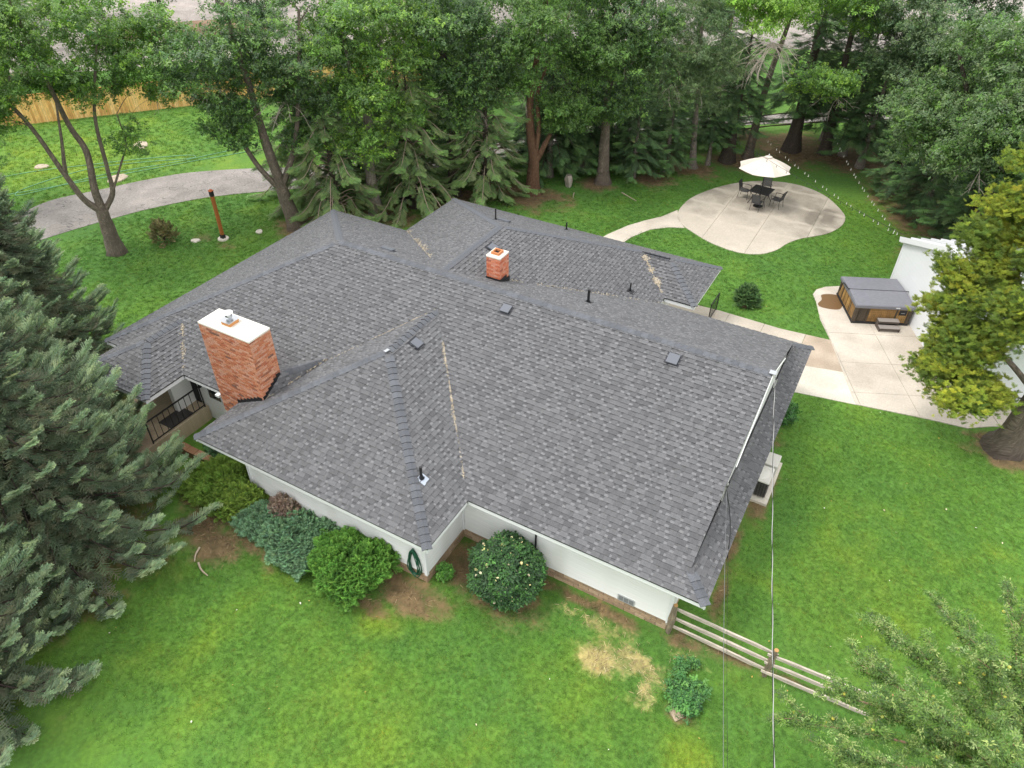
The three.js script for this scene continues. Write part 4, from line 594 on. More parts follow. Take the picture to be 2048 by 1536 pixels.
{ // patio set
  const U = thing('parasol', 'cream octagonal parasol standing over the patio table', 'parasol'); U.position.set(-5.62, 0.03, -27.85);
  const fabric = std({ color: S(214, 204, 192), roughness: 0.85 }), top = V(0.05, 2.68, -0.1), R = 1.42, yr = 2.12, tilt = (a, r) => V(Math.cos(a) * r, yr + Math.sin(a + 0.4) * 0.05, Math.sin(a) * r);
  for (let k = 0; k < 8; k++) { // sagging fabric panels between the ribs
    const a0 = k / 8 * 2 * Math.PI + 0.2, a1 = a0 + Math.PI / 4, m = new MB(), N = 6, g = (i, j) => { const t = i / N, s = j / N, p = tilt(a0, R).lerp(tilt(a1, R), s), q = top.clone().lerp(p, t); q.y += Math.sin(t * Math.PI) * 0.06 - Math.sin(s * Math.PI) * 0.05 * t; const pin = 1 - 0.055 * Math.sin(s * Math.PI) * t * t; q.x *= pin; q.z *= pin; return q; };
    for (let i = 0; i < N; i++) for (let j = 0; j < N; j++) { const A0 = g(i, j), B0 = g(i + 1, j), C0 = g(i + 1, j + 1), D0 = g(i, j + 1); if (i) m.tri(A0, C0, B0), m.tri(A0, D0, C0); else m.tri(A0, C0, B0); }
    m.add('canopy_panel', fabric, U); new MB().bar(top.clone().add(V(0, -0.04, 0)), tilt(a0, R).add(V(0, -0.02, 0)), 0.009).add('rib', M.black, U);
  }
  const vt = new MB(), vr = (r, y) => Array.from({ length: 9 }, (_, i) => V(top.x + Math.cos(i / 8 * 6.283 + 0.2) * r, y, top.z + Math.sin(i / 8 * 6.283 + 0.2) * r)); const v1 = vr(0.2, 2.69); for (let i = 0; i < 8; i++) vt.tri(V(top.x, 2.77, top.z), v1[i + 1], v1[i]); vt.add('vent_cap', fabric, U);
  mesh('finial', new THREE.LatheGeometry([[0, 0.09], [0.02, 0.07], [0.028, 0.04], [0.018, 0.01], [0.03, 0], [0, 0]].map(([a, b]) => new THREE.Vector2(a, b)), 12), M.white, U).position.set(top.x, 2.765, top.z);
  new MB().tube([V(0.1, 0, 0.05), V(0.08, 1.2, 0), top], 0.026, 10).add('pole', M.black, U); mesh('parasol_base', new THREE.LatheGeometry([[0, 0.07], [0.05, 0.07], [0.08, 0.05], [0.24, 0.03], [0.26, 0], [0, 0]].map(([a, b]) => new THREE.Vector2(a, b)), 20), M.black, U).position.set(0.1, 0, 0.05);
  const metal = std({ color: S(62, 61, 62), roughness: 0.6, metalness: 0.35 }), sling = std({ color: S(78, 77, 78), roughness: 0.8 });
  const t = thing('patio_table', 'square dark metal patio table under the parasol', 'table'); t.position.set(-5.58, 0.03, -28.3); t.rotation.y = -0.12;
  const fr = new MB(); for (const s of [-1, 1]) { fr.box(-0.54, 0.54, 0.69, 0.72, s * 0.51 - 0.03, s * 0.51 + 0.03); fr.box(s * 0.51 - 0.03, s * 0.51 + 0.03, 0.69, 0.72, -0.48, 0.48); } fr.add('table_frame', metal, t);
  for (let k = 0; k < 9; k++) new MB().box(-0.48, 0.48, 0.696, 0.712, -0.47 + k * 0.105, -0.47 + k * 0.105 + 0.088).add('table_slat', metal, t);
  for (const [x, z] of [[1, 1], [1, -1], [-1, 1], [-1, -1]]) new MB().tube(curve([[x * 0.46, 0.69, z * 0.46], [x * 0.34, 0.4, z * 0.34], [x * 0.48, 0, z * 0.48]], 10), 0.018, 8).add('leg', metal, t);
  const chair = (x, z, rot, label) => {
    const g = thing('patio_chair', label, 'chair', 'dark metal chairs round the patio table'); g.position.set(x, 0.03, z); g.rotation.y = rot;
    const b = (n, pts, r) => new MB().tube(curve(pts, 12), r, 7).add(n, metal, g);
    for (const s of [-1, 1]) { b('leg', [[s * 0.25, 0, 0.27], [s * 0.24, 0.4, 0.25], [s * 0.27, 0.64, 0.24]], 0.013); b('leg', [[s * 0.25, 0, -0.3], [s * 0.23, 0.4, -0.24], [s * 0.22, 0.92, -0.36]], 0.013); b('armrest', [[s * 0.27, 0.64, 0.26], [s * 0.29, 0.66, 0], [s * 0.24, 0.65, -0.28]], 0.017); }
    const seat = new MB(); for (let i = 0; i < 8; i++) { const z0 = 0.25 - i * 0.065, y = 0.43 - Math.sin(i / 7 * Math.PI) * 0.025; seat.obox(V(0, y, z0 - 0.03), V(0.225, 0, 0), V(0, 0.007, 0), V(0, 0, 0.028)); } seat.add('seat', sling, g);
    const back = new MB(); for (let i = 0; i < 8; i++) { const y0 = 0.5 + i * 0.056; back.obox(V(0, y0, -0.255 - i * 0.0135), V(0.215, 0, 0), V(0, 0.025, -0.006), V(0, 0.002, 0.006)); } back.add('backrest', sling, g); b('back_rail', [[-0.22, 0.92, -0.36], [0, 0.955, -0.37], [0.22, 0.92, -0.36]], 0.014);
  };
  chair(-6.5, -28.5, Math.PI / 2 - 0.1, 'dark metal patio chair on the side of the table nearest the path'); chair(-5.5, -27.3, Math.PI - 0.15, 'dark metal patio chair nearest the house, seen from behind'); chair(-4.65, -28.2, -Math.PI / 2 - 0.25, 'dark metal patio chair on the side towards the garage'); chair(-5.55, -29.25, 0.1, 'dark metal patio chair beyond the table, half under the parasol');
  // string lights from the trees to the garage corner
  const bulbG = new THREE.SphereGeometry(0.021, 10, 8), sockG = new THREE.CylinderGeometry(0.01, 0.013, 0.07, 8), bm = new THREE.MeshPhysicalMaterial({ color: S(238, 236, 226), roughness: 0.25, clearcoat: 0.6 }), end = V(1.75, 2.62, -22.2);
  const strand = (a, b, sag, n, label, dark) => { const g = thing('string_lights', label, 'string lights', 'light strings over the lawn'), pts = []; for (let i = 0; i <= 40; i++) { const t = i / 40, p = a.clone().lerp(b, t); p.y -= sag * 4 * t * (1 - t); pts.push(p); } new MB().tube(pts, dark ? 0.008 : 0.003, 5).add('cable', dark ? M.black : std({ color: S(80, 92, 70) }), g);
    for (let i = 1; i < n; i++) { const p = pts[Math.round(i / n * 40)]; mesh('socket', sockG, dark ? M.black : bm, g).position.set(p.x, p.y - 0.05, p.z); mesh('bulb', bulbG, dark ? M.glassDark : bm, g).position.set(p.x, p.y - 0.11, p.z); } };
  strand(V(-10.4, 3.15, -31.0), end.clone(), 0.2, 20, 'black string of dark bulbs crossing in front of the parasol', true);
  strand(V(-7.8, 1.95, -34.3), end.clone().add(V(0.02, -0.08, 0.01)), 0.35, 26, 'string of white bulbs over the lawn just beyond the patio', false);
  strand(V(-3.8, 1.6, -37.4), end.clone().add(V(-0.02, -0.16, 0)), 0.35, 24, 'string of white bulbs over the lawn nearest the dark conifers', false);
}
{ // air conditioner, cables, hose, post lamp and small things
  const ac = thing('air_conditioner', 'beige outdoor air conditioner with dark louvred sides on a pad under the eave', 'air conditioner'); ac.position.set(-0.12, 0, -7.25);
  const wht = std({ color: S(206, 202, 194), roughness: 0.6 });
  mesh('pad', new THREE.BoxGeometry(1.0, 0.1, 2.1).translate(0, 0.05, 0), std({ map: M.concWhite.map }), ac);
  mesh('coil', new RoundedBoxGeometry(0.7, 0.62, 0.7, 4, 0.14).translate(0, 0.43, 0.5), M.darkMetal, ac);
  for (let i = 0; i < 15; i++) mesh('louver', new RoundedBoxGeometry(0.735, 0.014, 0.735, 2, 0.006).translate(0, 0.17 + i * 0.037, 0.5), std({ color: S(92, 88, 84), roughness: 0.6 }), ac);
  for (let i = 0; i < 9; i++) for (const [x, z] of [[-0.32 + i * 0.08, 0.875], [-0.32 + i * 0.08, 0.125]]) new MB().box(x - 0.006, x + 0.006, 0.14, 0.74, z - 0.008, z + 0.008).add('grille_bar', M.black, ac);
  mesh('top_cover', new RoundedBoxGeometry(0.76, 0.07, 0.76, 3, 0.03).translate(0, 0.77, 0.5), wht, ac); mesh('fan_dome', new THREE.LatheGeometry([[0, 0.1], [0.15, 0.085], [0.27, 0.045], [0.31, 0]].map(([a, b]) => new THREE.Vector2(a, b)), 24).translate(0, 0.8, 0.5), wht, ac);
  const box = mesh('electric_box', new RoundedBoxGeometry(0.8, 0.5, 0.62, 2, 0.03).translate(0.02, 0.36, -0.5), wht, ac);
  // service cables
  const twist = (a, b, sag, r, off, name, label, mats) => { const g = thing(name, label, 'cable'), N = 220; mats.forEach((m, j) => { const pts = []; for (let i = 0; i <= N; i++) { const t = i / N, p = a.clone().lerp(b, t); p.y -= sag * 4 * t * (1 - t); const ph = t * a.distanceTo(b) * 4.2 + j * Math.PI; p.x += Math.cos(ph) * off; p.y += Math.sin(ph) * off; pts.push(p); } new MB().tube(pts, r, 5).add('strand', m, g); }); return g; };
  const gw = std({ color: S(176, 176, 172), roughness: 0.5 });
  twist(V(-0.45, 5.0, -5.95), V(2.44, 6.5, 7.26), 0.3, 0.0065, 0.0075, 'service_cable', 'thick twisted black and white cable from the gable peak across the side lawn', [M.black, gw]);
  const mast = thing('cable_mast', 'short white insulator mast at the roof edge holding a thin cable', 'mast'); new MB().tube([V(-0.6, 2.9, -2.9), V(-0.58, 3.5, -2.92)], 0.013, 8).add('mast_pipe', gw, mast); mesh('insulator', new THREE.SphereGeometry(0.045, 10, 8), gw, mast).position.set(-0.58, 3.52, -2.92);
  new MB().tube(curve([[-0.58, 3.5, -2.92], [-0.5, 3.3, -2.8], [-0.35, 2.9, -2.75], [-0.15, 2.55, -2.4], [-0.02, 2.42, -1.9], [0.02, 2.1, -1.85]], 24), 0.012, 6).add('lead_in', M.black, mast);
  twist(V(-0.58, 3.5, -2.92), V(1.94, 6.0, 7.41), 0.25, 0.005, 0.0, 'thin_cable', 'thin grey cable from the insulator at the roof edge towards the viewer', [std({ color: S(110, 112, 112) })]);
  twist(V(-0.05, 2.5, -1.9), V(2.07, 5.5, 7.2), 0.25, 0.004, 0.0, 'thin_cable', 'thinnest dark cable between the two others over the rail fence', [M.black]);
  const curl = []; for (let i = 0; i <= 24; i++) { const a = i / 24 * 5.2; curl.push(V(-0.4 + 0.02 * i / 24, 4.95 - 0.12 + 0.12 * Math.cos(a), -5.9 + 0.14 * Math.sin(a))); } new MB().tube(curl, 0.01, 6).add('drip_loop', gw, scene.children.find((o) => o.name === 'service_cable'));
  // coiled hose on the front wall
  const h = thing('garden_hose', 'dark green garden hose coiled on the white front wall', 'hose'), hm = std({ color: S(20, 82, 58), roughness: 0.45 }), pts = [];
  for (let i = 0; i <= 260; i++) { const t = i / 260, a = t * 2 * Math.PI * 7, k = 0.16 + 0.05 * Math.sin(t * 23), kh = 0.52 + 0.06 * Math.sin(t * 11 + 1); pts.push(V(-7.52 + Math.sin(a) * k * (1 - 0.35 * Math.cos(a)), 0.72 + Math.cos(a) * kh, 1.43 + 0.05 * Math.sin(t * 37))); } new MB().tube(pts, 0.014, 6).add('hose_coil', hm, h); new MB().box(-7.58, -7.46, 1.1, 1.2, 1.37, 1.45).add('hanger', M.black, h);
  // long pale hose lying on the far lawn
  const h2 = thing('lawn_hose', 'long pale green hose lying in loops on the far lawn', 'hose'); new MB().tube(curve([[-45.5, 0.03, -6.6], [-43.6, 0.03, -10.6], [-41.6, 0.03, -13.1], [-39.6, 0.03, -15.4], [-37.5, 0.03, -17.25], [-37.15, 0.03, -17.1], [-39.4, 0.03, -14.8], [-41.1, 0.03, -12.6], [-41.6, 0.03, -8.6], [-41.2, 0.03, -8.3], [-39.6, 0.03, -12.6], [-37.6, 0.03, -15.9], [-35.7, 0.03, -19.6], [-35.2, 0.03, -19.55], [-36.8, 0.03, -16.6], [-40.2, 0.03, -10.6], [-42.4, 0.03, -7]], 240), 0.019, 6).add('hose_line', std({ color: S(118, 170, 136), roughness: 0.5 }), h2);
  // wooden post lamp
  const l = thing('post_lamp', 'orange brown wooden lamp post on the left lawn beside the driveway', 'lamp post'); l.position.set(-27.63, 0, -10.4); const pw = std({ map: weatherWood([158, 92, 42], 341, 0.7), roughness: 0.7 });
  mesh('footing', new THREE.CylinderGeometry(0.26, 0.28, 0.08, 20).translate(0, 0.03, 0), M.concWhite, l); mesh('bracket', new THREE.BoxGeometry(0.19, 0.2, 0.19).translate(0, 0.15, 0), M.black, l); mesh('post', new RoundedBoxGeometry(0.14, 2.2, 0.14, 2, 0.012).translate(0, 1.25, 0), pw, l); mesh('lantern', new RoundedBoxGeometry(0.17, 0.28, 0.17, 2, 0.02).translate(0, 2.4, 0), M.darkMetal, l); mesh('lantern_glass', new THREE.BoxGeometry(0.18, 0.1, 0.1).translate(0, 2.38, 0), M.glassDark, l); mesh('lantern_cap', new THREE.ConeGeometry(0.16, 0.1, 4).rotateY(Math.PI / 4).translate(0, 2.59, 0), std({ color: S(178, 96, 56) }), l);
  const lid = (x, z, r, n, lab, m, sx = 1) => { const g = new THREE.CylinderGeometry(r, r * 1.08, 0.05, 9); const p = g.attributes.position; for (let i = 0; i < p.count; i++) { const a = Math.atan2(p.getZ(i), p.getX(i)), k = 1 + 0.18 * Math.sin(a * 2.3 + x) ; p.setX(i, p.getX(i) * k * sx); p.setZ(i, p.getZ(i) * k); } g.computeVertexNormals(); const o = mesh(n, g, m); o.position.set(x, 0.03, z); o.rotation.y = z; tag(o, lab, 'stone'); };
  lid(-28.66, -9.55, 0.2, 'paving_stone', 'small pale flat stone on the lawn left of the wooden lamp post', M.concWhite); lid(-26.66, -11.85, 0.19, 'paving_stone', 'small pale flat stone on the lawn right of the wooden lamp post', M.concWhite); lid(-41.7, -16.75, 0.5, 'paving_stone', 'pale flat stone in the middle of the far lawn', M.concTan, 1.2); lid(-38.5, -12.6, 0.55, 'paving_stone', 'tan flat stone at the lawn edge beside the driveway', M.concTan); lid(-43.8, -11.5, 0.35, 'paving_stone', 'pale flat stone on the far lawn behind the left tree', M.concTan);
  // porch railing and back railing
  const rail = (pts, h, n, label) => { const g = thing('iron_railing', label, 'railing'); const [a, b] = pts; new MB().bar(a.clone().add(V(0, h, 0)), b.clone().add(V(0, h, 0)), 0.02).add('top_rail', M.black, g); new MB().bar(a.clone().add(V(0, 0.08, 0)), b.clone().add(V(0, 0.08, 0)), 0.014).add('bottom_rail', M.black, g); for (let i = 0; i <= n; i++) { const p = a.clone().lerp(b, i / n), e = i === 0 || i === n; new MB().bar(p.clone().add(V(0, e ? 0 : 0.08, 0)), p.clone().add(V(0, h, 0)), e ? 0.017 : 0.009).add(e ? 'post' : 'baluster', M.black, g); } };
  rail([V(-17.74, 0.6, -0.45), V(-17.74, 0.6, 1.7)], 0.9, 10, 'black iron railing along the raised front porch beside the chimney'); rail([V(-4.35, 0.1, -15.2), V(-4.35, 0.05, -16.4)], 0.85, 6, 'short black iron railing at the back steps');
  tag(mesh('doormat', new RoundedBoxGeometry(0.6, 0.014, 0.95, 1, 0.005), std({ color: S(74, 70, 68), roughness: 1 })), 'dark grey doormat on the front porch', 'doormat').position.set(-18.15, 0.61, 0.45);
  // tan capping blocks of the planter wall
  const pl = thing('planter_wall', 'low planter wall with tan capping blocks beside the front wall of the house', 'wall'); const cap = new RoundedBoxGeometry(0.39, 0.08, 0.26, 2, 0.012), cm = [[186, 150, 122], [176, 140, 112], [194, 160, 134]].map((c) => std({ color: S(...c), roughness: 0.95, map: M.conc.map }));
  for (let i = 0; i < 9; i++) { const m = mesh('capping_block', cap, cm[i % 3], pl); m.position.set(-17.1 + i * 0.4, 0.3, 1.12 + 0.01 * (i % 2)); m.rotation.y = rr(-0.02, 0.02); mesh('wall_block', new RoundedBoxGeometry(0.385, 0.28, 0.22, 1, 0.012), cm[(i + 1) % 3], pl).position.set(-17.1 + i * 0.4, 0.12, 1.12); }
  // black hanging basket chair under the conifer
  const sw = thing('tire_swing', 'black round swing hanging under the conifers behind the house', 'swing'); mesh('tire', new THREE.TorusGeometry(0.42, 0.1, 10, 24).rotateX(Math.PI / 2 - 0.25).translate(-21.7, 0.75, -17.4), M.black, sw); for (let k = 0; k < 3; k++) new MB().tube([V(-21.7 + 0.4 * Math.cos(k * 2.1), 0.8, -17.4 + 0.4 * Math.sin(k * 2.1)), V(-21.7, 2.6, -17.4)], 0.012, 5).add('rope', M.darkMetal, sw); new MB().tube([V(-21.7, 2.6, -17.4), V(-21.7, 5.2, -17.4)], 0.014, 5).add('rope', M.darkMetal, sw);
  // weathered stump by the straw patch, pale stump, fallen sticks
  const stp = (x, z, r, h, label, col) => { const b = roughBar([V(x, -0.05, z), V(x + 0.02, h * 0.6, z), V(x + 0.05, h, z + 0.03)], r, r, Math.floor(x * 10)); tag(b.add('stump', std({ map: weatherWood(col, 351, 1.2), roughness: 1 })), label, 'stump'); };
  stp(0.14, 1.5, 0.16, 0.14, 'pale broken stump beside the small shrub near the straw patch', [168, 150, 128]); stp(-15.6, -24.9, 0.22, 0.7, 'pale grey stump standing at the edge of the back lawn', [170, 160, 148]);
  for (const [x, z, a, l, lab] of [[-12.6, -25.6, 0.5, 1.3, 'pale fallen branch on the back lawn near the straight tree'], [-14.9, -24.2, 1.2, 0.7, 'short fallen stick beside the pale grey stump'], [-13.2, 4.1, 0.3, 0.6, 'bare stick on the brown earth left of the blue juniper'], [-13.6, 3.7, 1.0, 0.5, 'thin stick on the brown earth under the spruce']]) tag(new MB().tube(curve([[x, 0.04, z], [x + Math.cos(a) * l * 0.5, 0.07, z + Math.sin(a) * l * 0.5 + 0.05], [x + Math.cos(a) * l, 0.04, z + Math.sin(a) * l]], 8), (t) => 0.035 - 0.02 * t, 6).add('fallen_branch', std({ color: S(176, 160, 138) })), lab, 'branch');
  // fallen leaves and petals on the lawns
  const lf = new MB(); lf.quad(V(-0.04, 0, -0.02), V(0, 0.008, -0.028), V(0.045, 0, 0), V(0, 0.01, 0.026)); const ll = []; for (let i = 0; i < 90; i++) { const z = rnd(), [x0, x1, z0, z1] = z < 0.45 ? [-14, 7, 0, 8] : z < 0.75 ? [0, 8, -13, 0] : [-12, 2, -32, -16]; const x = rr(x0, x1), zz = rr(z0, z1); if (noGrass(x, zz) || inHouse(x, zz)) continue; ll.push([xf(V(x, 0.045, zz), new THREE.Quaternion().setFromEuler(new THREE.Euler(rr(-0.4, 0.4), rr(0, 6.28), rr(-0.4, 0.4))), rr(0.35, 0.9)), S(...pick([[206, 196, 160], [190, 160, 92], [226, 222, 206], [168, 150, 70]]))]); }
  tag(instanced('fallen_leaves', lf.geo(), std({}), ll), 'scattered pale fallen leaves and petals on the lawn', 'leaves');
}
{ // beyond the cedar fence: gravel yard, neighbour houses, play things
  const gv = tex(512, 512, (u, v) => { const n = fbm(u * 10, v * 10, 361, 4, 10), m = vnoise(u * 200, v * 200, 365, 200), a = 156 + 50 * (n - 0.5) + 40 * (m - 0.5); return [a, a * 0.94, a * 0.9]; }, 0.08, 0.08);
  structure('gravel_yard', slabGeo([[-95, -22], [-66, -20], [-58, -26], [-48, -38], [-38, -50], [-22, -58], [-10, -63], [20, -75], [20, -130], [-120, -130]], -0.02, 0.012, 0.002), std({ map: gv, roughness: 1 }), 'pale gravel yard beyond the fence');
  structure('dirt_bank', slabGeo(smoothClosed([[-66, -31], [-62, -35], [-57, -41], [-56, -45], [-60, -46], [-66, -40], [-69, -34]], 40), -0.01, 0.12, 0.03), std({ map: tex(256, 256, (u, v) => { const n = fbm(u * 10, v * 10, 371, 4, 10); return [128 + 60 * (n - 0.5), 104 + 54 * (n - 0.5), 82 + 48 * (n - 0.5)]; }, 0.15, 0.15), roughness: 1 }), 'brown earth bank in the yard beyond the fence');
  const hs = (x, z, rot, w, d, h, wc, rc, label) => { const g = thing('neighbour_house', label, 'house', null); g.position.set(x, 0, z); g.rotation.y = rot; const W = new MB(), hr = h + d * 0.22; W.poly([V(-w, 0, d), V(w, 0, d), V(w, h, d), V(-w, h, d)]); W.poly([V(w, 0, -d), V(-w, 0, -d), V(-w, h, -d), V(w, h, -d)]); W.poly([V(w, 0, d), V(w, 0, -d), V(w, h, -d), V(w, hr, 0), V(w, h, d)]); W.poly([V(-w, 0, -d), V(-w, 0, d), V(-w, h, d), V(-w, hr, 0), V(-w, h, -d)]); W.add('wall', std({ color: S(...wc) }), g);
    const R = new MB(); for (const s of [1, -1]) { R.quad(V(-w - 0.4, h - 0.1, s * (d + 0.5)), V(w + 0.4, h - 0.1, s * (d + 0.5)), V(w + 0.4, hr + 0.05, 0), V(-w - 0.4, hr + 0.05, 0)); R.quad(V(-w - 0.4, h - 0.3, s * (d + 0.5)), V(w + 0.4, h - 0.3, s * (d + 0.5)), V(w + 0.4, h - 0.1, s * (d + 0.5)), V(-w - 0.4, h - 0.1, s * (d + 0.5))); } R.add('roof', std({ color: S(...rc) }), g);
    for (let k = -2; k <= 2; k++) { const wi = group('window', g); new MB().box(k * w * 0.38 - 0.65, k * w * 0.38 + 0.65, 0.9, 2.1, d, d + 0.04).add('window_frame', M.white, wi); new MB().box(k * w * 0.38 - 0.56, k * w * 0.38 + 0.56, 1.0, 2.0, d + 0.04, d + 0.05).add('pane', M.glassDark, wi); } };
  hs(-58, -62, -0.45, 7, 4, 2.8, [206, 190, 170], [158, 132, 110], 'tan neighbour house glimpsed through the trees at the top left'); hs(-36, -78, -0.5, 8, 4.5, 2.8, [222, 214, 204], [150, 140, 134], 'pale neighbour house glimpsed through the trees at the top centre'); hs(-16, -88, -0.55, 7, 4, 2.8, [196, 190, 186], [128, 126, 130], 'grey neighbour house glimpsed through the trees right of centre');
  const s = thing('play_slide', 'teal plastic slide in the yard beyond the cedar fence', 'slide'); s.position.set(-68, 0, -31.5); s.rotation.y = 0.8; const teal = std({ color: S(52, 140, 132), roughness: 0.35 }); const sl = new MB(), sp = curve([[-1.2, 1.5, 0], [-0.5, 1.3, 0], [0.5, 0.5, 0], [1.3, 0.25, 0]], 14); for (let i = 0; i < 14; i++) for (const [a, b, ya, yb] of [[-0.35, 0.35, 0, 0], [-0.38, -0.35, 0.22, 0], [0.35, 0.38, 0, 0.22]]) sl.quad(sp[i].clone().add(V(0, ya, a)), sp[i].clone().add(V(0, yb, b)), sp[i + 1].clone().add(V(0, yb, b)), sp[i + 1].clone().add(V(0, ya, a))); sl.add('chute', teal, s); for (const z of [-0.3, 0.3]) new MB().tube([V(-1.2, 0, z), V(-1.2, 1.7, z)], 0.04, 7).add('post', teal, s); for (let k = 0; k < 4; k++) new MB().tube([V(-1.22, 0.3 + k * 0.33, -0.3), V(-1.22, 0.3 + k * 0.33, 0.3)], 0.025, 6).add('rung', M.white, s);
  const c = thing('toy_car', 'blue and red ride-on toy car in the yard beyond the cedar fence', 'toy car'); c.position.set(-63.5, 0.12, -24.5); c.rotation.y = 0.6; mesh('body', new RoundedBoxGeometry(1.3, 0.45, 0.7, 3, 0.15).translate(0, 0.42, 0), std({ color: S(44, 92, 168), roughness: 0.3 }), c); mesh('bumper', new RoundedBoxGeometry(0.16, 0.16, 0.74, 2, 0.05).translate(0.66, 0.3, 0), std({ color: S(206, 40, 46), roughness: 0.3 }), c); mesh('canopy', new RoundedBoxGeometry(0.7, 0.08, 0.66, 2, 0.03).translate(-0.15, 1.1, 0), std({ color: S(226, 190, 60), roughness: 0.3 }), c); for (const [x, z] of [[-0.45, 0.3], [0.15, 0.3], [-0.45, -0.3], [0.15, -0.3]]) new MB().tube([V(x, 0.6, z), V(x, 1.1, z)], 0.025, 6).add('pillar', M.white, c); for (const [x, z] of [[0.42, 0.36], [0.42, -0.36], [-0.42, 0.36], [-0.42, -0.36]]) mesh('wheel', new THREE.TorusGeometry(0.14, 0.06, 8, 16).translate(x, 0.18, z), M.black, c);
}

// ---------------------------------------------------------------- trees and shrubs
const barkTex = (base, s) => tex(256, 512, (u, v) => { const g = fbm(u * 30, v * 9, s, 4, 0), r = Math.abs(fbm(u * 16, v * 4, s + 5, 3, 0) - 0.5) * 2, a = 0.62 + 0.5 * g + 0.35 * r; return base.map((c) => c * a); }, 2.2, 1.1);
const barkBump = tex(256, 512, (u, v) => { const r = Math.abs(fbm(u * 16, v * 4, 405, 3, 0) - 0.5) * 2, a = 255 * clamp(0.4 * fbm(u * 30, v * 9, 401, 3, 0) + r); return [a, a, a]; }, 2.2, 1.1, false);
const bark = (c, s) => std({ map: barkTex(c, s), bumpMap: barkBump, bumpScale: 0.03, roughness: 1 });
M.barkAsh = bark([122, 110, 98], 411); M.barkDark = bark([84, 74, 66], 421); M.barkRed = bark([118, 88, 68], 431); M.barkPale = bark([142, 132, 122], 441);
M.twig = std({ color: S(158, 142, 124), roughness: 1 }); M.dead = std({ color: S(178, 166, 154), roughness: 1 });
const leafMat = (k = 0.4) => new THREE.MeshPhysicalMaterial({ color: 0xffffff, roughness: 0.75, transmission: k, thickness: 0, side: THREE.DoubleSide });
M.leaf = leafMat(0.5); M.needle = std({ color: 0xffffff, roughness: 0.8 });
function leafClump(n, R, len, wid, droop = 0.2) {
  const b = new MB();
  for (let i = 0; i < n; i++) {
    const o = V(gauss(), gauss() * 0.75, gauss()).multiplyScalar(R), a = rr(0, 6.28), d = V(Math.cos(a), rr(-0.6, 0.35) - droop, Math.sin(a)).normalize(), s = V(-Math.sin(a), rr(-0.5, 0.5), Math.cos(a)).normalize(), l = len * rr(0.7, 1.2), w = wid * rr(0.8, 1.2), m = o.clone().addScaledVector(d, l * 0.45).add(V(0, -0.12 * w, 0)), t = o.clone().addScaledVector(d, l).add(V(0, -0.15 * l, 0));
    b.tri(o, m.clone().addScaledVector(s, w), t); b.tri(o, t, m.clone().addScaledVector(s, -w));
  }
  return b.geo();
}
const CL = { ash: leafClump(16, 0.17, 0.13, 0.032), elm: leafClump(18, 0.16, 0.1, 0.034), round: leafClump(14, 0.07, 0.07, 0.024, 0), willow: leafClump(14, 0.13, 0.13, 0.02, 0.35) };
// a flat spray of twigs set with needles, pointing along +x
function spray(len, pairs, nl, nw, per, opt = {}) {
  const b = new MB(), twig = (o, d, L, k) => {
    for (let i = 0; i < k; i++) { const t = (i + 0.3) / k, p = o.clone().addScaledVector(d, L * t); for (let j = 0; j < (opt.ring || 2); j++) { const an = opt.ring ? rr(0, 6.28) : (j ? 1 : -1), sd = V(-d.z, 0, d.x), out = opt.ring ? sd.clone().multiplyScalar(Math.cos(an)).add(V(0, Math.sin(an), 0)) : sd.clone().multiplyScalar(an).add(V(0, rr(-0.15, 0.3), 0)); const q = p.clone().addScaledVector(out, nl * rr(0.75, 1.1) * (1 - 0.4 * t)).addScaledVector(d, nl * 0.75), w = d.clone().multiplyScalar(nw); b.tri(p.clone().sub(w), p.clone().add(w), q); } }
    const w = V(-d.z, 0, d.x).multiplyScalar(0.006); b.tri(o.clone().sub(w), o.clone().add(w), o.clone().addScaledVector(d, L));
  };
  twig(V(0, 0, 0), V(1, 0, 0), len, per * 2);
  for (let i = 0; i < pairs; i++) for (const s of [-1, 1]) { const t = (i + 0.4 + rr(0, 0.3)) / pairs, L = len * (opt.side || 0.55) * (1 - t * 0.75) * rr(0.8, 1.2), a = s * rr(0.65, 1.0), d = V(Math.cos(a), rr(-0.25, 0.1) + (opt.lift || 0), Math.sin(a)).normalize(); twig(V(len * t, opt.curl ? opt.curl * t * t : 0, 0), d, L, Math.max(3, Math.round(per * (1 - t * 0.5)))); }
  return b.geo();
}
const SP = { fir: spray(0.62, 8, 0.04, 0.009, 11, { lift: -0.14, side: 0.5 }), spruce: spray(0.36, 4, 0.026, 0.009, 12, { ring: 6, side: 0.6, lift: 0.16 }), jun: spray(0.26, 5, 0.03, 0.008, 6, { ring: 4, side: 0.6, lift: 0.35 }), mound: spray(0.26, 7, 0.026, 0.009, 9, { ring: 3, side: 0.6, lift: 0.2 }) };
const basisQ = (d, up) => { const x = d.clone().normalize(), z = V(0, 0, 0).crossVectors(x, up).normalize(), y = V(0, 0, 0).crossVectors(z, x); return new THREE.Quaternion().setFromRotationMatrix(new THREE.Matrix4().makeBasis(x, y, z)); };
const jitterCol = (cols, k = 0.14) => { const c = pick(cols), f = (1 + gauss() * k) * 1.28; return S(clamp(c[0] * f * (1 + gauss() * 0.05), 0, 255), clamp(c[1] * f, 0, 255), clamp(c[2] * f * (1 + gauss() * 0.06), 0, 255)); };

{ // a plume: twigs of scale leaves fanning up and outwards
  const g = SP.jun, parts = [];
  for (let i = 0; i < 7; i++) { const a = rr(0, 6.28), d = V(Math.cos(a) * 0.8, rr(0.1, 1.1), Math.sin(a) * 0.8); parts.push(g.clone().applyMatrix4(xf(V(gauss() * 0.05, gauss() * 0.05, gauss() * 0.05), basisQ(d, V(gauss(), 1, gauss())), rr(0.6, 0.95)))); }
  CL.jun = mergeGeometries(parts);
}
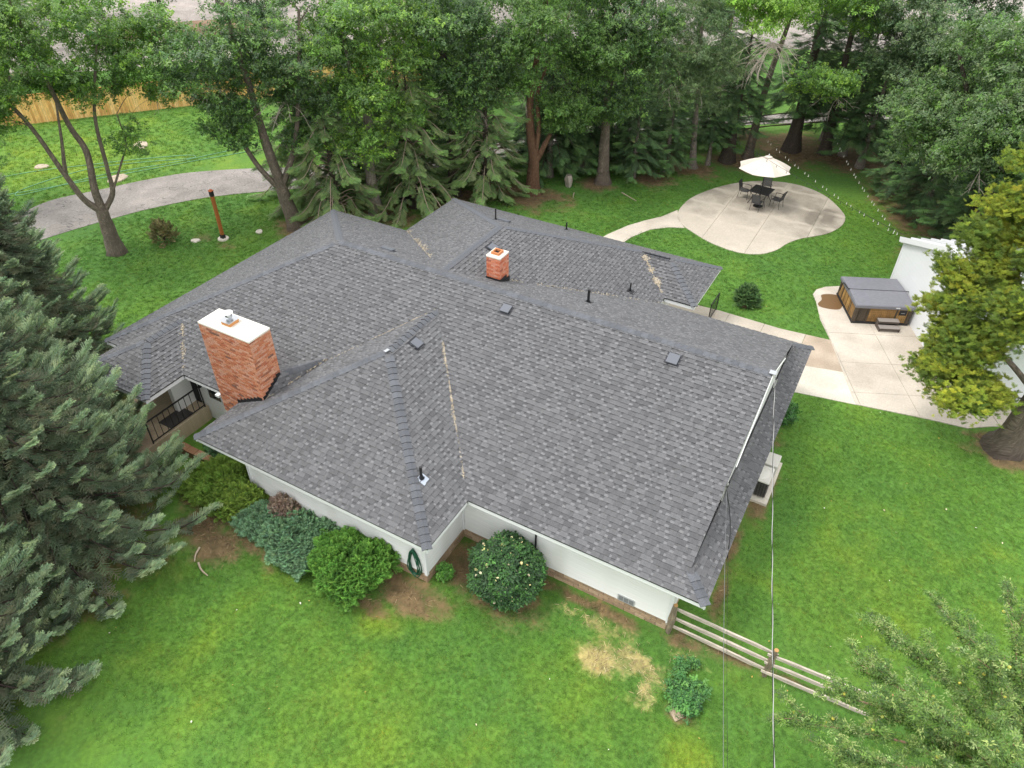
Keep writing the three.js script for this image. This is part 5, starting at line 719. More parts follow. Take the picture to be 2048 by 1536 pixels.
// broadleaf tree: hand-placed trunk lines, crown of leaf clusters carried by branches that grow to them
function broadleaf(o) {
  const t = thing(o.name || 'broadleaf_tree', o.label, 'tree', o.group), wood = new MB(), nodes = [], br = o.bark || M.barkAsh;
  o.trunks.forEach(([pts, r0, r1], k) => { const c = curve(pts, pts.length * 5), flare = k === 0; wood.tube(c, (u) => r0 + (r1 - r0) * Math.pow(u, 0.8) + (flare ? r0 * 0.55 * Math.exp(-u * c[c.length - 1].distanceTo(c[0]) * 2.2) : 0), 11, undefined, true, (u, a) => 1 + 0.09 * Math.sin(a * 3 + u * 7 + k) + 0.06 * Math.sin(a * 5 - u * 13)); c.forEach((p, i) => { if (p.y > 1.8) nodes.push([p, r0 + (r1 - r0) * i / c.length]); }); });
  wood.add('trunk', br, t);
  const pts = [];
  for (const [x, y, z, rx, ry, rz, n] of o.blobs) for (let i = 0; i < n; i++) { const a = rr(0, 6.28), c = rr(-1, 1), s = Math.sqrt(1 - c * c), r = Math.pow(rnd(), 0.42); pts.push(V(x + Math.cos(a) * s * r * rx, y + c * r * ry, z + Math.sin(a) * s * r * rz)); }
  const near = (p) => { let b = null, bd = 1e9; for (const nd of nodes) { const q = nd[0], d = q.distanceTo(p) + Math.max(0, q.y - p.y + 0.2) * 2.5; if (d < bd) { bd = d; b = nd; } } return [b, bd]; };
  pts.sort((a, b) => near(a)[1] - near(b)[1]);
  const limbs = new MB(), list = [];
  for (const p of pts) {
    const [nd] = near(p), a = nd[0], L = a.distanceTo(p), r0 = Math.min(nd[1] * 0.65, 0.012 + L * 0.02), m1 = a.clone().lerp(p, 0.35).add(V(gauss() * 0.12 * L, 0.1 * L, gauss() * 0.12 * L)), m2 = a.clone().lerp(p, 0.7).add(V(gauss() * 0.08 * L, 0.08 * L, gauss() * 0.08 * L)), c = curve([a, m1, m2, p], 7);
    limbs.tube(c, (u) => Math.max(0.006, r0 * (1 - 0.75 * u)), 5, undefined, false); c.forEach((q, i) => { if (i > 1) nodes.push([q, r0 * (1 - 0.75 * i / 7)]); });
    const R = (o.clusterR || 0.62) * rr(0.75, 1.3), yellowTuft = o.tuft && rnd() < 0.4, lsz = rr(0.72, 1.3), tone = gauss() * 0.12, m = Math.round((o.per || 30) * rr(0.7, 1.3));
    for (let i = 0; i < m; i++) { const q = p.clone().add(V(gauss() * R * 1.15, gauss() * R * 0.62 - 0.05, gauss() * R * 1.15)); const col = jitterCol(yellowTuft ? o.tips : o.cols, 0.12).multiplyScalar(1 + tone); list.push([xf(q, new THREE.Quaternion().setFromEuler(new THREE.Euler(rr(-0.5, 0.5), rr(0, 6.28), rr(-0.5, 0.5))), rr(0.75, 1.25) * lsz * (o.leaf || 1)), col]); }
  }
  limbs.add('branches', o.twigMat || br, t);
  instanced('crown', CL[o.clump || 'ash'], o.clump === 'jun' ? M.needle : M.leaf, list, t);
  if (o.dead) { const d = new MB(); for (const [x, y, z, n, L] of o.dead) for (let i = 0; i < n; i++) { const a = rr(0, 6.28), e = rr(-0.9, 0.5), v = V(Math.cos(a) * Math.cos(e), Math.sin(e), Math.sin(a) * Math.cos(e)), p0 = V(x, y, z).add(V(gauss() * 0.2, gauss() * 0.2, gauss() * 0.2)), l = L * rr(0.5, 1); const c = curve([p0, p0.clone().addScaledVector(v, l * 0.5).add(V(gauss() * 0.1, 0.05, gauss() * 0.1)), p0.clone().addScaledVector(v, l).add(V(0, -0.25 * l, 0))], 8); d.tube(c, (u) => 0.02 * (1 - 0.7 * u), 5, undefined, false); for (let k = 0; k < 4; k++) { const q = c[3 + Math.floor(rnd() * 5)], w = v.clone().add(V(gauss(), gauss() - 0.3, gauss())).normalize(); d.tube([q, q.clone().addScaledVector(w, l * 0.22).add(V(0, 0.03, 0)), q.clone().addScaledVector(w, l * 0.4)], (u) => 0.009 * (1 - 0.6 * u), 4, undefined, false); } } d.add('dead_branches', M.dead, t); }
  return t;
}
// conifer: whorls of boughs set with needle sprays
function conifer(o) {
  const t = thing(o.name || 'conifer_tree', o.label, 'tree', o.group), base = V(o.x, 0, o.z), wood = new MB(), R0 = o.r || 0.2, lean = o.lean || [0, 0], at = (y) => V(o.x + lean[0] * y, y, o.z + lean[1] * y);
  const tp = []; for (let i = 0; i <= 10; i++) tp.push(at(o.h * i / 10)); tp[0].y = -0.05;
  wood.tube(tp, (u) => R0 * (1 - 0.93 * u) + R0 * 0.5 * Math.exp(-u * o.h * 2), 10, undefined, true, (u, a) => 1 + 0.08 * Math.sin(a * 4 + u * 9)); wood.add('trunk', o.bark || M.barkDark, t);
  const limbs = new MB(), lists = [[], []];
  for (let y = o.y0; y < o.h * 0.97; y += (o.gap || 0.34) * rr(0.7, 1.3)) {
    const f = (y - o.y0) / (o.h - o.y0), L0 = o.R * Math.pow(1 - f, o.pow || 0.75) + 0.15, n = Math.max(3, Math.round((o.n || 6) * (0.5 + 0.5 * (1 - f)))), ph = rr(0, 6.28);
    for (let k = 0; k < n; k++) {
      const a = ph + k / n * 6.283 + rr(-0.3, 0.3), dir = V(Math.cos(a), 0, Math.sin(a)); if (o.side && dir.dot(o.side) < -0.5) continue;
      const L = L0 * rr(o.wild || 0.7, 1.06), p0 = at(y + rr(-0.1, 0.1)), dr = (o.droop ?? 0.25) * (1 - f * 0.8), ti = o.tip ?? 0.1;
      const c = curve([p0, p0.clone().addScaledVector(dir, L * 0.35).add(V(gauss() * 0.05 * L, (o.rise ?? 0.05) * L, gauss() * 0.05 * L)), p0.clone().addScaledVector(dir, L * 0.75).add(V(0, -dr * L * 0.7, 0)), p0.clone().addScaledVector(dir, L).add(V(0, (-dr + ti) * L, 0))], 10);
      limbs.tube(c, (u) => Math.max(0.006, (0.012 + L * 0.008) * (1 - 0.8 * u)), 5, undefined, false);
      const sl = o.sl || 0.4, m = Math.max(3, Math.round(L / sl * (o.dens || 5)));
      for (let i = 0; i < m; i++) {
        const u = (o.bare || 0.2) + (1 - (o.bare || 0.2)) * Math.pow(rnd(), 0.8), fi = u * 10, i0 = Math.min(9, Math.floor(fi)), q = c[i0].clone().lerp(c[i0 + 1], fi - i0), tan = c[i0 + 1].clone().sub(c[i0]).normalize(), sd = V(0, 0, 0).crossVectors(tan, UPV).normalize(), s = rnd() < 0.5 ? -1 : 1, spread = (1 - u) * 0.9 + 0.25;
        const d = tan.clone().addScaledVector(sd, s * spread * rr(0.4, 1.4)).add(V(0, rr(-0.35, 0.2) + (o.lift || 0), 0)).normalize(), sc = (o.ss || 1) * rr(0.7, 1.25) * (0.75 + 0.5 * (1 - u));
        const off = sd.clone().multiplyScalar(s * rr(0, 0.35) * (1 - u) * L * 0.35); lists[i % 2].push([xf(q.add(off).add(V(0, -Math.abs(off.length()) * 0.25, 0)), basisQ(d, V(gauss() * 0.35, 1, gauss() * 0.35)), sc), jitterCol(u > 0.75 && o.tips ? o.tips : o.cols, 0.13)]);
      }
    }
  }
  limbs.add('branches', o.twigMat || M.barkDark, t);
  instanced('foliage', SP[o.sp || 'fir'], M.needle, lists[0].concat(lists[1]), t);
  return t;
}
// low mound of juniper: sprays over an uneven dome, on woody stems
function mound(o) {
  const t = thing(o.name || 'juniper_shrub', o.label, 'shrub', o.group), list = [], stems = new MB();
  for (let i = 0; i < 16; i++) { const a = rr(0, 6.28), r = rr(0.3, 0.85); stems.tube(curve([[o.x, 0, o.z], [o.x + Math.cos(a) * o.rx * r * 0.5, o.h * 0.45, o.z + Math.sin(a) * o.rz * r * 0.5], [o.x + Math.cos(a) * o.rx * r, o.h * rr(0.4, 0.75), o.z + Math.sin(a) * o.rz * r]], 6), (u) => 0.025 * (1 - 0.7 * u), 5, undefined, false); }
  stems.add('stems', M.barkDark, t);
  for (let i = 0; i < o.n; i++) {
    const a = rr(0, 6.28), v = Math.pow(rnd(), 0.6), s = Math.sqrt(1 - v * v * 0.98), w = 1 + 0.16 * Math.sin(a * 3 + o.x * 3) + 0.1 * Math.sin(a * 7 + v * 5) + (rnd() < 0.06 ? rr(0.04, 0.22) : 0), dep = Math.pow(rnd(), 2.2) * 0.35, flat = o.box ? Math.pow(v, 0.45) : v, sq = o.box ? Math.pow(Math.max(Math.abs(Math.cos(a)), Math.abs(Math.sin(a))), -0.55) : 1;
    const rad = (o.box ? Math.min(1, s * 1.25) : s) * w * sq * (1 - dep), p = V(o.x + Math.cos(a) * o.rx * rad, flat * o.h * (1 - dep * 0.7) * (1 + 0.1 * Math.sin(a * 5)), o.z + Math.sin(a) * o.rz * rad), out = V(Math.cos(a) * s, v * 1.1 + 0.1, Math.sin(a) * s).normalize();
    const d = out.clone().add(V(gauss() * 0.6 + (o.comb ? o.comb[0] : 0), gauss() * 0.4, gauss() * 0.6 + (o.comb ? o.comb[1] : 0))).normalize(); list.push([xf(p, basisQ(d, V(gauss(), 1, gauss())), rr(0.7, 1.2) * (o.ss || 1)), jitterCol(dep < 0.06 && o.tips ? o.tips : o.cols, 0.12)]);
  }
  instanced('foliage', SP[o.sp || 'mound'], M.needle, list, t); return t;
}
const GREEN = [[84, 116, 42], [76, 108, 42], [92, 126, 46], [70, 100, 42]], LIME = [[108, 142, 40], [96, 132, 42], [120, 152, 48]], DEEP = [[56, 86, 40], [50, 76, 38], [64, 96, 44]], GREY = [[88, 110, 64], [80, 102, 60], [98, 118, 72], [70, 94, 54]];
{ // broadleaf trees along the drive and behind the house
  broadleaf({ label: 'forked tree with an open crown on the left lawn beside the driveway', trunks: [[[[-30.96, -0.05, -6.84], [-31.0, 1.1, -6.82], [-30.94, 2.25, -6.86]], 0.34, 0.27], [[[-30.94, 2.1, -6.86], [-31.2, 2.8, -6.4], [-31.4, 4.1, -6.06], [-31.75, 6.6, -5.5], [-32.2, 9, -4.4]], 0.17, 0.06], [[[-30.94, 2.1, -6.86], [-30.96, 3.06, -6.83], [-30.83, 5, -7.05], [-30.95, 6.1, -6.8], [-31.1, 8.7, -6.6], [-31, 11, -6.3]], 0.2, 0.06], [[[-30.94, 2.1, -6.9], [-30.62, 2.9, -7.43], [-30.56, 4, -7.55], [-30.44, 6.4, -7.76], [-29.8, 9, -8.4]], 0.14, 0.05], [[[-30.6, 2.9, -7.4], [-30.3, 3.6, -7.7], [-30.21, 4.3, -8.17], [-30.08, 4.9, -8.5], [-29.7, 6.4, -8.3]], 0.06, 0.025], [[[-31.4, 4.1, -6.1], [-31.0, 5.4, -6.2], [-30.6, 7.2, -6.4]], 0.1, 0.04]], bark: M.barkAsh, cols: GREEN.concat(LIME.slice(0, 1)), per: 34,
    blobs: [[-32.2, 9.2, -4.6, 2.8, 2.6, 2.6, 64], [-31, 9.8, -7.6, 3, 2.4, 2.6, 60], [-29.6, 8.6, -10.4, 2.2, 1.9, 2, 40], [-29.8, 7.6, -9.6, 1.4, 0.8, 1.2, 9], [-32.2, 7.6, -4.0, 1.7, 1.1, 1.7, 18], [-29.8, 5.4, -8.3, 0.6, 0.5, 0.6, 4], [-31, 7.6, -7, 1.8, 0.7, 1.6, 12]], dead: [[-29.4, 6.8, -10.6, 4, 1.2]] });
  broadleaf({ label: 'small crooked tree at the left edge beside the driveway', trunks: [[[[-39.8, -0.05, -6.7], [-39.7, 1.2, -6.7], [-39.9, 2.4, -6.4], [-40.2, 4.5, -6.0], [-40.6, 8, -5.4]], 0.26, 0.08]], cols: GREEN, per: 30, blobs: [[-39.6, 4.2, -6.7, 1.7, 1.6, 1.6, 20], [-41, 8.2, -5.4, 3.4, 2.6, 3.4, 44]] });
  broadleaf({ label: 'multi-stemmed tree rising behind the back left corner of the house', trunks: [[[[-25.33, -0.05, -13.21], [-25.5, 1.4, -13.0], [-25.65, 2.6, -12.9], [-25.85, 4.6, -12.7], [-25.9, 6.4, -12.6], [-26.1, 10.5, -12.2]], 0.4, 0.1], [[[-25.6, 2.2, -12.95], [-25.0, 4, -13.6], [-24.5, 6.7, -14.1], [-24.2, 10, -14.6]], 0.17, 0.06], [[[-25.6, 2.0, -12.95], [-26.4, 3.4, -12.4], [-27.2, 5.4, -12.2], [-28, 8, -12.4]], 0.16, 0.06]], bark: M.barkAsh, cols: GREEN.concat(DEEP), per: 34, blobs: [[-26.6, 8.6, -11.8, 2.6, 2.2, 2.6, 44], [-24.6, 8.8, -14.6, 2.4, 2.2, 2.4, 40], [-26.3, 5.9, -11.4, 1.3, 1.3, 1.2, 18], [-27.6, 7.2, -13, 1.8, 1.4, 1.8, 22], [-24.4, 6.6, -14.6, 1.6, 1.0, 1.5, 18], [-24.9, 4.8, -14.2, 1.3, 1, 1.3, 14]], dead: [[-24.9, 6.2, -13.6, 9, 1.7], [-27.2, 7.0, -11.4, 6, 1.5]] });
  broadleaf({ label: 'tree with a forked pale trunk behind the back left roof', trunks: [[[[-22.7, -0.05, -16.44], [-22.8, 1.2, -16.4], [-22.79, 2.5, -16.37], [-22.6, 5.7, -16.5]], 0.38, 0.22], [[[-22.6, 5.4, -16.5], [-22.95, 6.6, -16.2], [-23.1, 7.8, -16.1], [-23.3, 11, -15.9]], 0.17, 0.06], [[[-22.6, 5.5, -16.5], [-22.1, 7.0, -17.0], [-21.8, 10, -17.3]], 0.16, 0.05]], bark: M.barkPale, cols: GREEN.concat(LIME), per: 34, blobs: [[-23.4, 9, -15.8, 2.3, 2.1, 2.3, 40], [-21.7, 8.8, -17.9, 2.1, 1.9, 2.1, 34], [-22.0, 6.6, -15.5, 1.5, 1.0, 1.4, 20], [-21.4, 5.6, -17.4, 1.3, 1.0, 1.3, 14], [-23.6, 6.4, -16.6, 1.3, 0.9, 1.2, 14], [-22.3, 4.7, -15.6, 1.3, 0.9, 1.2, 13]], dead: [[-23.0, 5.4, -16, 4, 1.1]] });
  broadleaf({ label: 'tree with a dark bent trunk behind the middle of the house', trunks: [[[[-20.54, -0.05, -20.6], [-20.6, 2.6, -20.6], [-20.5, 5, -20.6], [-20.55, 6.4, -20.6], [-21.1, 8.3, -20.3], [-21.4, 11, -20]], 0.3, 0.08]], bark: M.barkDark, cols: DEEP.concat(GREEN), per: 34, blobs: [[-21.2, 9.4, -20, 2.4, 2.2, 2.4, 42], [-19.4, 8.0, -21.4, 2.0, 1.8, 2.0, 34], [-20.2, 6.4, -19.6, 1.4, 1.0, 1.3, 16], [-21.6, 6.6, -21.4, 1.6, 1.2, 1.6, 20], [-20.1, 4.8, -19.7, 1.5, 1.1, 1.4, 18], [-18.9, 6.2, -21.2, 1.4, 1.1, 1.4, 16]], dead: [[-20.4, 5.6, -20.4, 8, 1.3], [-19.6, 5.0, -21, 4, 1.4]] });
  broadleaf({ label: 'tree with a twin trunk and a broken pale stub behind the back wing', trunks: [[[[-16.98, -0.05, -23.13], [-16.95, 1.0, -23.15], [-16.95, 1.9, -23.17], [-17.15, 3.4, -23.05], [-17.2, 5.1, -23.0], [-16.9, 7.5, -23.2], [-16.5, 11, -23.4]], 0.42, 0.1], [[[-16.95, 1.7, -23.17], [-16.55, 2.5, -23.35], [-16.2, 3.3, -23.5]], 0.22, 0.1], [[[-16.9, 2.0, -23.1], [-16.75, 3.6, -23.2], [-16.9, 5.5, -23.3], [-15.9, 8.5, -23.9]], 0.17, 0.06]], bark: M.barkRed, cols: GREEN, per: 36, blobs: [[-16.6, 9.2, -23.2, 2.7, 2.2, 2.6, 46], [-15.4, 4.8, -24.1, 1.5, 1.4, 1.4, 30], [-15.0, 7.4, -24.4, 1.8, 1.5, 1.8, 26], [-17.8, 6.6, -22.4, 1.5, 1.2, 1.4, 18]], dead: [[-17.6, 5.4, -22.6, 5, 1.2]] });
  broadleaf({ label: 'straight trunked tree at the edge of the back lawn', trunks: [[[[-14.14, -0.05, -26.41], [-14.2, 2, -26.4], [-14.25, 3.4, -26.4], [-14.4, 6.4, -26.3], [-14.1, 9.5, -26.4], [-13.9, 12, -26.4]], 0.36, 0.1], [[[-14.3, 5.0, -26.35], [-13.8, 7, -26.8], [-13.2, 9.5, -27.3]], 0.13, 0.05]], bark: M.barkAsh, cols: GREEN.concat(DEEP), per: 34, blobs: [[-14.6, 9.2, -25.8, 2.5, 2.2, 2.4, 44], [-12.9, 8.0, -27.2, 2.0, 1.9, 2.0, 38], [-14.6, 6.8, -25.4, 1.5, 1.0, 1.4, 18], [-13.3, 5.2, -26.2, 1.5, 1.2, 1.4, 20], [-15.2, 4.6, -27.2, 1.4, 1.1, 1.4, 16]], dead: [[-13.4, 6.6, -26.8, 5, 1.4]] });
  broadleaf({ name: 'willow_tree', label: 'grey green hanging crown above the small trunks left of the patio', trunks: [[[[-10.35, -0.05, -31.2], [-10.5, 2, -31], [-10.6, 4.5, -30.6], [-10.8, 8, -30]], 0.22, 0.08]], bark: M.barkPale, cols: GREY, clump: 'willow', per: 30, twigMat: M.twig, blobs: [[-11.6, 6.6, -28.9, 2.2, 2.4, 2.0, 50], [-9.8, 6.2, -30.4, 1.9, 2.3, 1.9, 42], [-10.8, 9.2, -30, 2.6, 1.6, 2.6, 30]], dead: [[-10.4, 5.0, -29.8, 8, 1.4], [-11.6, 5.2, -28.6, 5, 1.3]] });
  broadleaf({ label: 'leaning tree with yellow green leaves and bare hanging twigs behind the parasol', trunks: [[[[-7.91, -0.05, -34.54], [-7.8, 2.9, -34.56], [-7.66, 4.9, -34.58], [-7.2, 8, -34.2], [-7.0, 11, -34]], 0.26, 0.08]], bark: M.barkAsh, cols: LIME, per: 32, blobs: [[-7.6, 9.2, -30.4, 1.9, 1.5, 1.7, 30], [-7.3, 9.6, -33.6, 2.2, 1.9, 2.2, 30], [-8.9, 9.8, -31.4, 1.6, 1.4, 1.6, 18]], dead: [[-6.9, 7.6, -29.9, 26, 1.8], [-8.2, 6.4, -31.4, 16, 1.7]] });
  broadleaf({ label: 'low leafy branch hanging from the tall trunk behind the patio', trunks: [[[[-3.9, -0.05, -37.7], [-4.0, 3, -37.4], [-4.1, 6, -36.8], [-4.2, 10, -36]], 0.34, 0.1]], bark: M.barkDark, cols: LIME.concat(GREEN), per: 30, blobs: [[-4.4, 5.7, -32.4, 1.6, 0.9, 1.5, 26], [-4.2, 9.6, -35.5, 2.6, 2, 2.4, 34]], dead: [[-3.7, 4.9, -32.6, 12, 1.3]] });
  broadleaf({ label: 'big broad tree filling the top right corner above the garage', trunks: [[[[4.6, -0.05, -29.6], [4.4, 3, -29.2], [4.2, 6, -28.4], [4.4, 10, -28]], 0.45, 0.14], [[[4.3, 4, -29], [2.6, 6.5, -28.4], [1.4, 8.5, -28.2]], 0.2, 0.07]], bark: M.barkDark, cols: GREEN.concat(GREY), per: 38, blobs: [[1.2, 6.0, -27.8, 2.0, 1.9, 2.0, 54], [3.4, 6.4, -25.2, 2.0, 2.2, 1.9, 60], [5.6, 7.0, -25.6, 2.4, 2.6, 2.2, 60], [3.0, 8.6, -28.6, 3.0, 2.2, 2.4, 50], [6.6, 8.4, -28, 2.6, 2.6, 2.4, 34]], dead: [[3.6, 5.4, -24.6, 8, 1.3], [1.0, 4.7, -27.6, 6, 1.3]] });
  broadleaf({ label: 'tall tree with grey green leaves at the top right behind the conifers', trunks: [[[[0.4, -0.05, -38.5], [0.2, 4, -38], [-0.2, 8, -37], [0, 12, -36.5]], 0.42, 0.12]], bark: M.barkDark, cols: DEEP.concat(GREY), per: 36, blobs: [[-0.8, 7.6, -34.8, 2.8, 2.2, 2.4, 56], [1.8, 7.2, -33.8, 2.4, 2.2, 2.2, 46], [-2.8, 9.4, -36, 2.6, 2, 2.4, 34]] });
  const far = [[-46, -32, 9], [-40, -37, 9.5], [-33, -40, 10], [-27.5, -31, 9.5], [-29, -43, 10], [-22.5, -41, 10.5], [-15.6, -46, 10.5], [-8, -50, 11], [-60.5, -20, 8], [1.5, -50, 11], [9, -44, 12], [-68, -27, 9], [-62, -36, 9], [-74, -38, 10], [-55, -42, 9], [-66, -46, 11], [-49, -50, 11], [-42, -57, 12], [-34, -55, 11], [-26, -62, 12], [-17, -60, 12], [-10, -66, 13], [-2, -62, 13], [-80, -30, 10], [-45, -66, 13]];
  const farLab = ['tree standing just behind the cedar fence left of centre', 'tree beyond the cedar fence behind the multi-stemmed tree', 'tree beyond the fence end, top centre left', 'tree by the driveway behind the conifers', 'far tree behind the driveway top centre left', 'far tree across the driveway, top centre', 'far tree across the driveway behind the straight tree', 'far tree across the driveway behind the patio', 'tree beyond the cedar fence at the far left', 'far tree across the driveway at the upper right', 'far tree in the top right corner', 'tree in the gravel yard at the top left behind the slide', 'tree in the gravel yard beside the earth bank', 'farthest tree in the top left corner', 'tree on the earth bank left of the tan house', 'tree between the earth bank and the tan house', 'far tree right of the tan house', 'far tree in front of the pale house', 'far tree across the drive left of the pale house', 'far tree right of the pale house', 'far tree in front of the grey house', 'far tree right of the grey house', 'farthest tree at the top right of centre', 'tree at the left end of the gravel yard', 'farthest tree behind the tan house'];
  far.forEach(([x, z, h], i) => broadleaf({ label: farLab[i], group: 'far trees beyond the driveway', trunks: [[[[x, -0.05, z], [x + 0.2, h * 0.3, z], [x - 0.1, h * 0.6, z + 0.2], [x, h, z]], 0.3, 0.06]], bark: M.barkDark, cols: i % 3 ? GREEN : DEEP, per: 22, leaf: 1.35, clusterR: 0.75, blobs: [[x, h * 0.72, z, 2.9, 2.6, 2.9, 46], [x + 1.6, h * 0.52, z + 1.2, 1.7, 1.3, 1.7, 14]] }));
}
{ // conifers
  const FIR = [[76, 96, 54], [68, 88, 52], [86, 104, 60], [94, 104, 68]], FIRT = [[92, 118, 64], [84, 110, 60], [100, 122, 72]], DARK = [[54, 76, 46], [48, 68, 42], [64, 86, 50]], DARKT = [[74, 102, 54], [66, 94, 52]];
  const list = [[-24.0, -14.9, 7.0, 3.2, 0.7, 'drooping grey green conifer right behind the back left roof corner', 0.24], [-21.6, -18.3, 7.4, 3.4, 0.6, 'drooping conifer with pale bare twigs above the notch in the roof', 0.24], [-18.9, -21.3, 7.6, 3.0, 0.8, 'drooping conifer behind the peak of the back wing', 0.22], [-23.6, -20.2, 9, 3.2, 1.2, 'taller conifer standing behind the drooping pair', 0.24], [-27.0, -16.0, 7.5, 2.8, 0.9, 'conifer between the driveway and the multi-stemmed tree', 0.22]];
  for (const [x, z, h, R, y0, label, r] of list) conifer({ label, group: 'drooping conifers behind the house', x, z, h, R, y0, r, n: 6, gap: 0.36, droop: 0.3, rise: 0.14, tip: 0.02, bare: 0.3, dens: 7, pow: 0.45, wild: 0.45, cols: FIR, tips: FIRT, twigMat: M.twig, ss: 0.74 });
  const dk = [[-12.91, -27.97, 5.5, 1.7, 1.0, 'slim dark conifer beside the straight trunked tree', 0.14], [-11.58, -29.8, 6, 1.7, 1.1, 'slim dark conifer left of the patio, nearest the willow', 0.16], [-16.0, -27.5, 7, 2, 1.2, 'dark conifer behind the twin trunked tree', 0.2], [-9.69, -32.1, 5, 1.4, 1.6, 'slim conifer with a pale leaning trunk left of the patio', 0.12], [-8.83, -33.2, 8, 2.2, 3.0, 'conifer with a thick dark trunk behind the left rim of the patio', 0.36], [-5.84, -37.1, 10, 2.6, 3.0, 'conifer with the thickest dark trunk behind the parasol', 0.42], [-2.85, -37.9, 9, 2.8, 2.2, 'dark conifer at the end of the bare earth behind the lawn', 0.2], [-1.6, -36.4, 8, 2.2, 1.6, 'dark conifer with low boughs right of the white bulbs', 0.2], [0.8, -33.6, 7.5, 2.0, 1.0, 'dark low-boughed conifer at the back right of the lawn', 0.22], [2.4, -31.2, 7, 2.5, 0.5, 'dark low-boughed conifer nearest the garage', 0.22], [-13.6, -33, 7.5, 2.2, 1.4, 'dark conifer by the driveway fence behind the willow', 0.2], [-18.6, -27.5, 8.5, 2.8, 0.9, 'dark conifer by the driveway fence behind the house peak', 0.22], [-21.6, -23.2, 8.5, 2.8, 1.0, 'dark conifer by the driveway fence left of the house peak', 0.22], [-15.3, -29.9, 8, 2.5, 1.0, 'dark conifer behind the driveway side of the straight tree', 0.2], [4.6, -27.6, 7.5, 2.8, 0.5, 'dark conifer just behind the far corner of the garage', 0.24], [6.6, -23.6, 8, 2.8, 0.6, 'dark conifer behind the garage ridge', 0.24], [-4.4, -40, 9, 2.6, 1.8, 'dark conifer beyond the bare earth behind the rail fence', 0.2], [-0.2, -41, 9, 2.8, 1.2, 'dark conifer deep in the shade at the back right', 0.2], [4.2, -36.5, 9, 3, 0.8, 'dark conifer behind the big broad tree', 0.24], [-25.9, -19.2, 8, 2.6, 0.9, 'dark conifer beside the driveway behind the forked pale trunk', 0.2], [-17.2, -25.6, 8, 2.5, 1.0, 'dark conifer between the twin trunked tree and the driveway', 0.2], [-10.9, -36.6, 8.5, 2.6, 0.9, 'dark conifer across the fence behind the leaning tree', 0.2]];
  for (const [x, z, h, R, y0, label, r] of dk) conifer({ label, group: 'dark conifers round the back lawn', x, z, h, R, y0, r, n: 6, gap: 0.36, droop: 0.3, rise: 0.08, tip: 0.06, bare: 0.2, dens: 4.4, pow: 0.55, wild: 0.5, cols: DARK.concat(FIR.slice(1, 2)), tips: DARKT, ss: 0.95, bark: r > 0.3 ? M.barkDark : M.barkPale });
  const SPR = [[90, 104, 79], [80, 95, 73], [98, 111, 85], [104, 107, 84]], SPT = [[129, 146, 114], [118, 137, 107], [139, 153, 117], [109, 129, 98]];
  const big = { sp: 'spruce', n: 9, gap: 0.24, droop: 0.16, rise: -0.02, tip: 0.2, bare: 0.16, dens: 7, sl: 0.3, wild: 0.65, cols: SPR, tips: SPT, ss: 1.0, lift: 0.12, pow: 0.85, bark: M.barkDark, r: 0.3, group: 'blue spruces at the left edge' };
  conifer({ ...big, name: 'blue_spruce', label: 'largest blue grey spruce in the left foreground', x: -17.5, z: 5.7, h: 11, R: 4.6, y0: 0.35 });
  conifer({ ...big, name: 'blue_spruce', label: 'blue grey spruce at the left edge beyond the front porch', x: -24.6, z: 0.8, h: 10, R: 3.1, y0: 0.5 });
  conifer({ ...big, name: 'blue_spruce', label: 'blue grey spruce in the bottom left corner', x: -15.3, z: 9.7, h: 9, R: 3.5, y0: 0.3 });
  conifer({ ...big, name: 'blue_spruce', label: 'blue grey spruce between the two larger ones at the left edge', x: -20.0, z: 3.5, h: 7.6, R: 2.8, y0: 0.3 });
  // yellow green juniper tree by the garage: plumes of scale leaves
  broadleaf({ name: 'juniper_tree', label: 'yellow green juniper tree with a thick trunk beside the garage', trunks: [[[[6.75, -0.05, -12.95], [6.8, 1.2, -12.95], [6.85, 2.6, -12.95], [6.9, 5, -13], [6.9, 9, -13]], 0.5, 0.16], [[[6.8, 2.4, -12.95], [5.6, 3.3, -13.0], [4.6, 3.9, -13.0]], 0.12, 0.04], [[[6.85, 3.2, -13], [5.8, 4.4, -13.6], [4.8, 5.4, -14.2]], 0.12, 0.04], [[[6.85, 3.6, -13], [5.9, 5.2, -12.6], [5.0, 6.4, -12.6]], 0.1, 0.04]], bark: M.barkAsh, twigMat: M.barkDark, clump: 'jun', per: 105, clusterR: 0.46, leaf: 0.5, tuft: true,
    cols: [[104, 122, 50], [94, 112, 48], [114, 130, 52], [88, 108, 48]], tips: [[128, 138, 52], [144, 150, 56], [118, 132, 50]], blobs: [[4.9, 2.3, -12.0, 1.1, 0.6, 0.9, 20], [4.4, 2.9, -12.7, 1.1, 0.7, 1.0, 22], [4.0, 3.9, -13.1, 1.2, 1.0, 1.3, 30], [4.2, 5.4, -14.0, 1.4, 1.1, 1.5, 36], [4.7, 7.0, -14.4, 1.5, 1.2, 1.6, 40], [5.3, 8.8, -14.2, 1.6, 1.4, 1.7, 42], [5.9, 10.6, -13.6, 1.4, 1.3, 1.5, 30], [5.6, 5.2, -12.2, 1.3, 1.0, 1.2, 26], [6.4, 7.0, -11.8, 1.4, 1.4, 1.3, 26], [6.6, 10.6, -13, 1.4, 1.3, 1.4, 24]] });
}
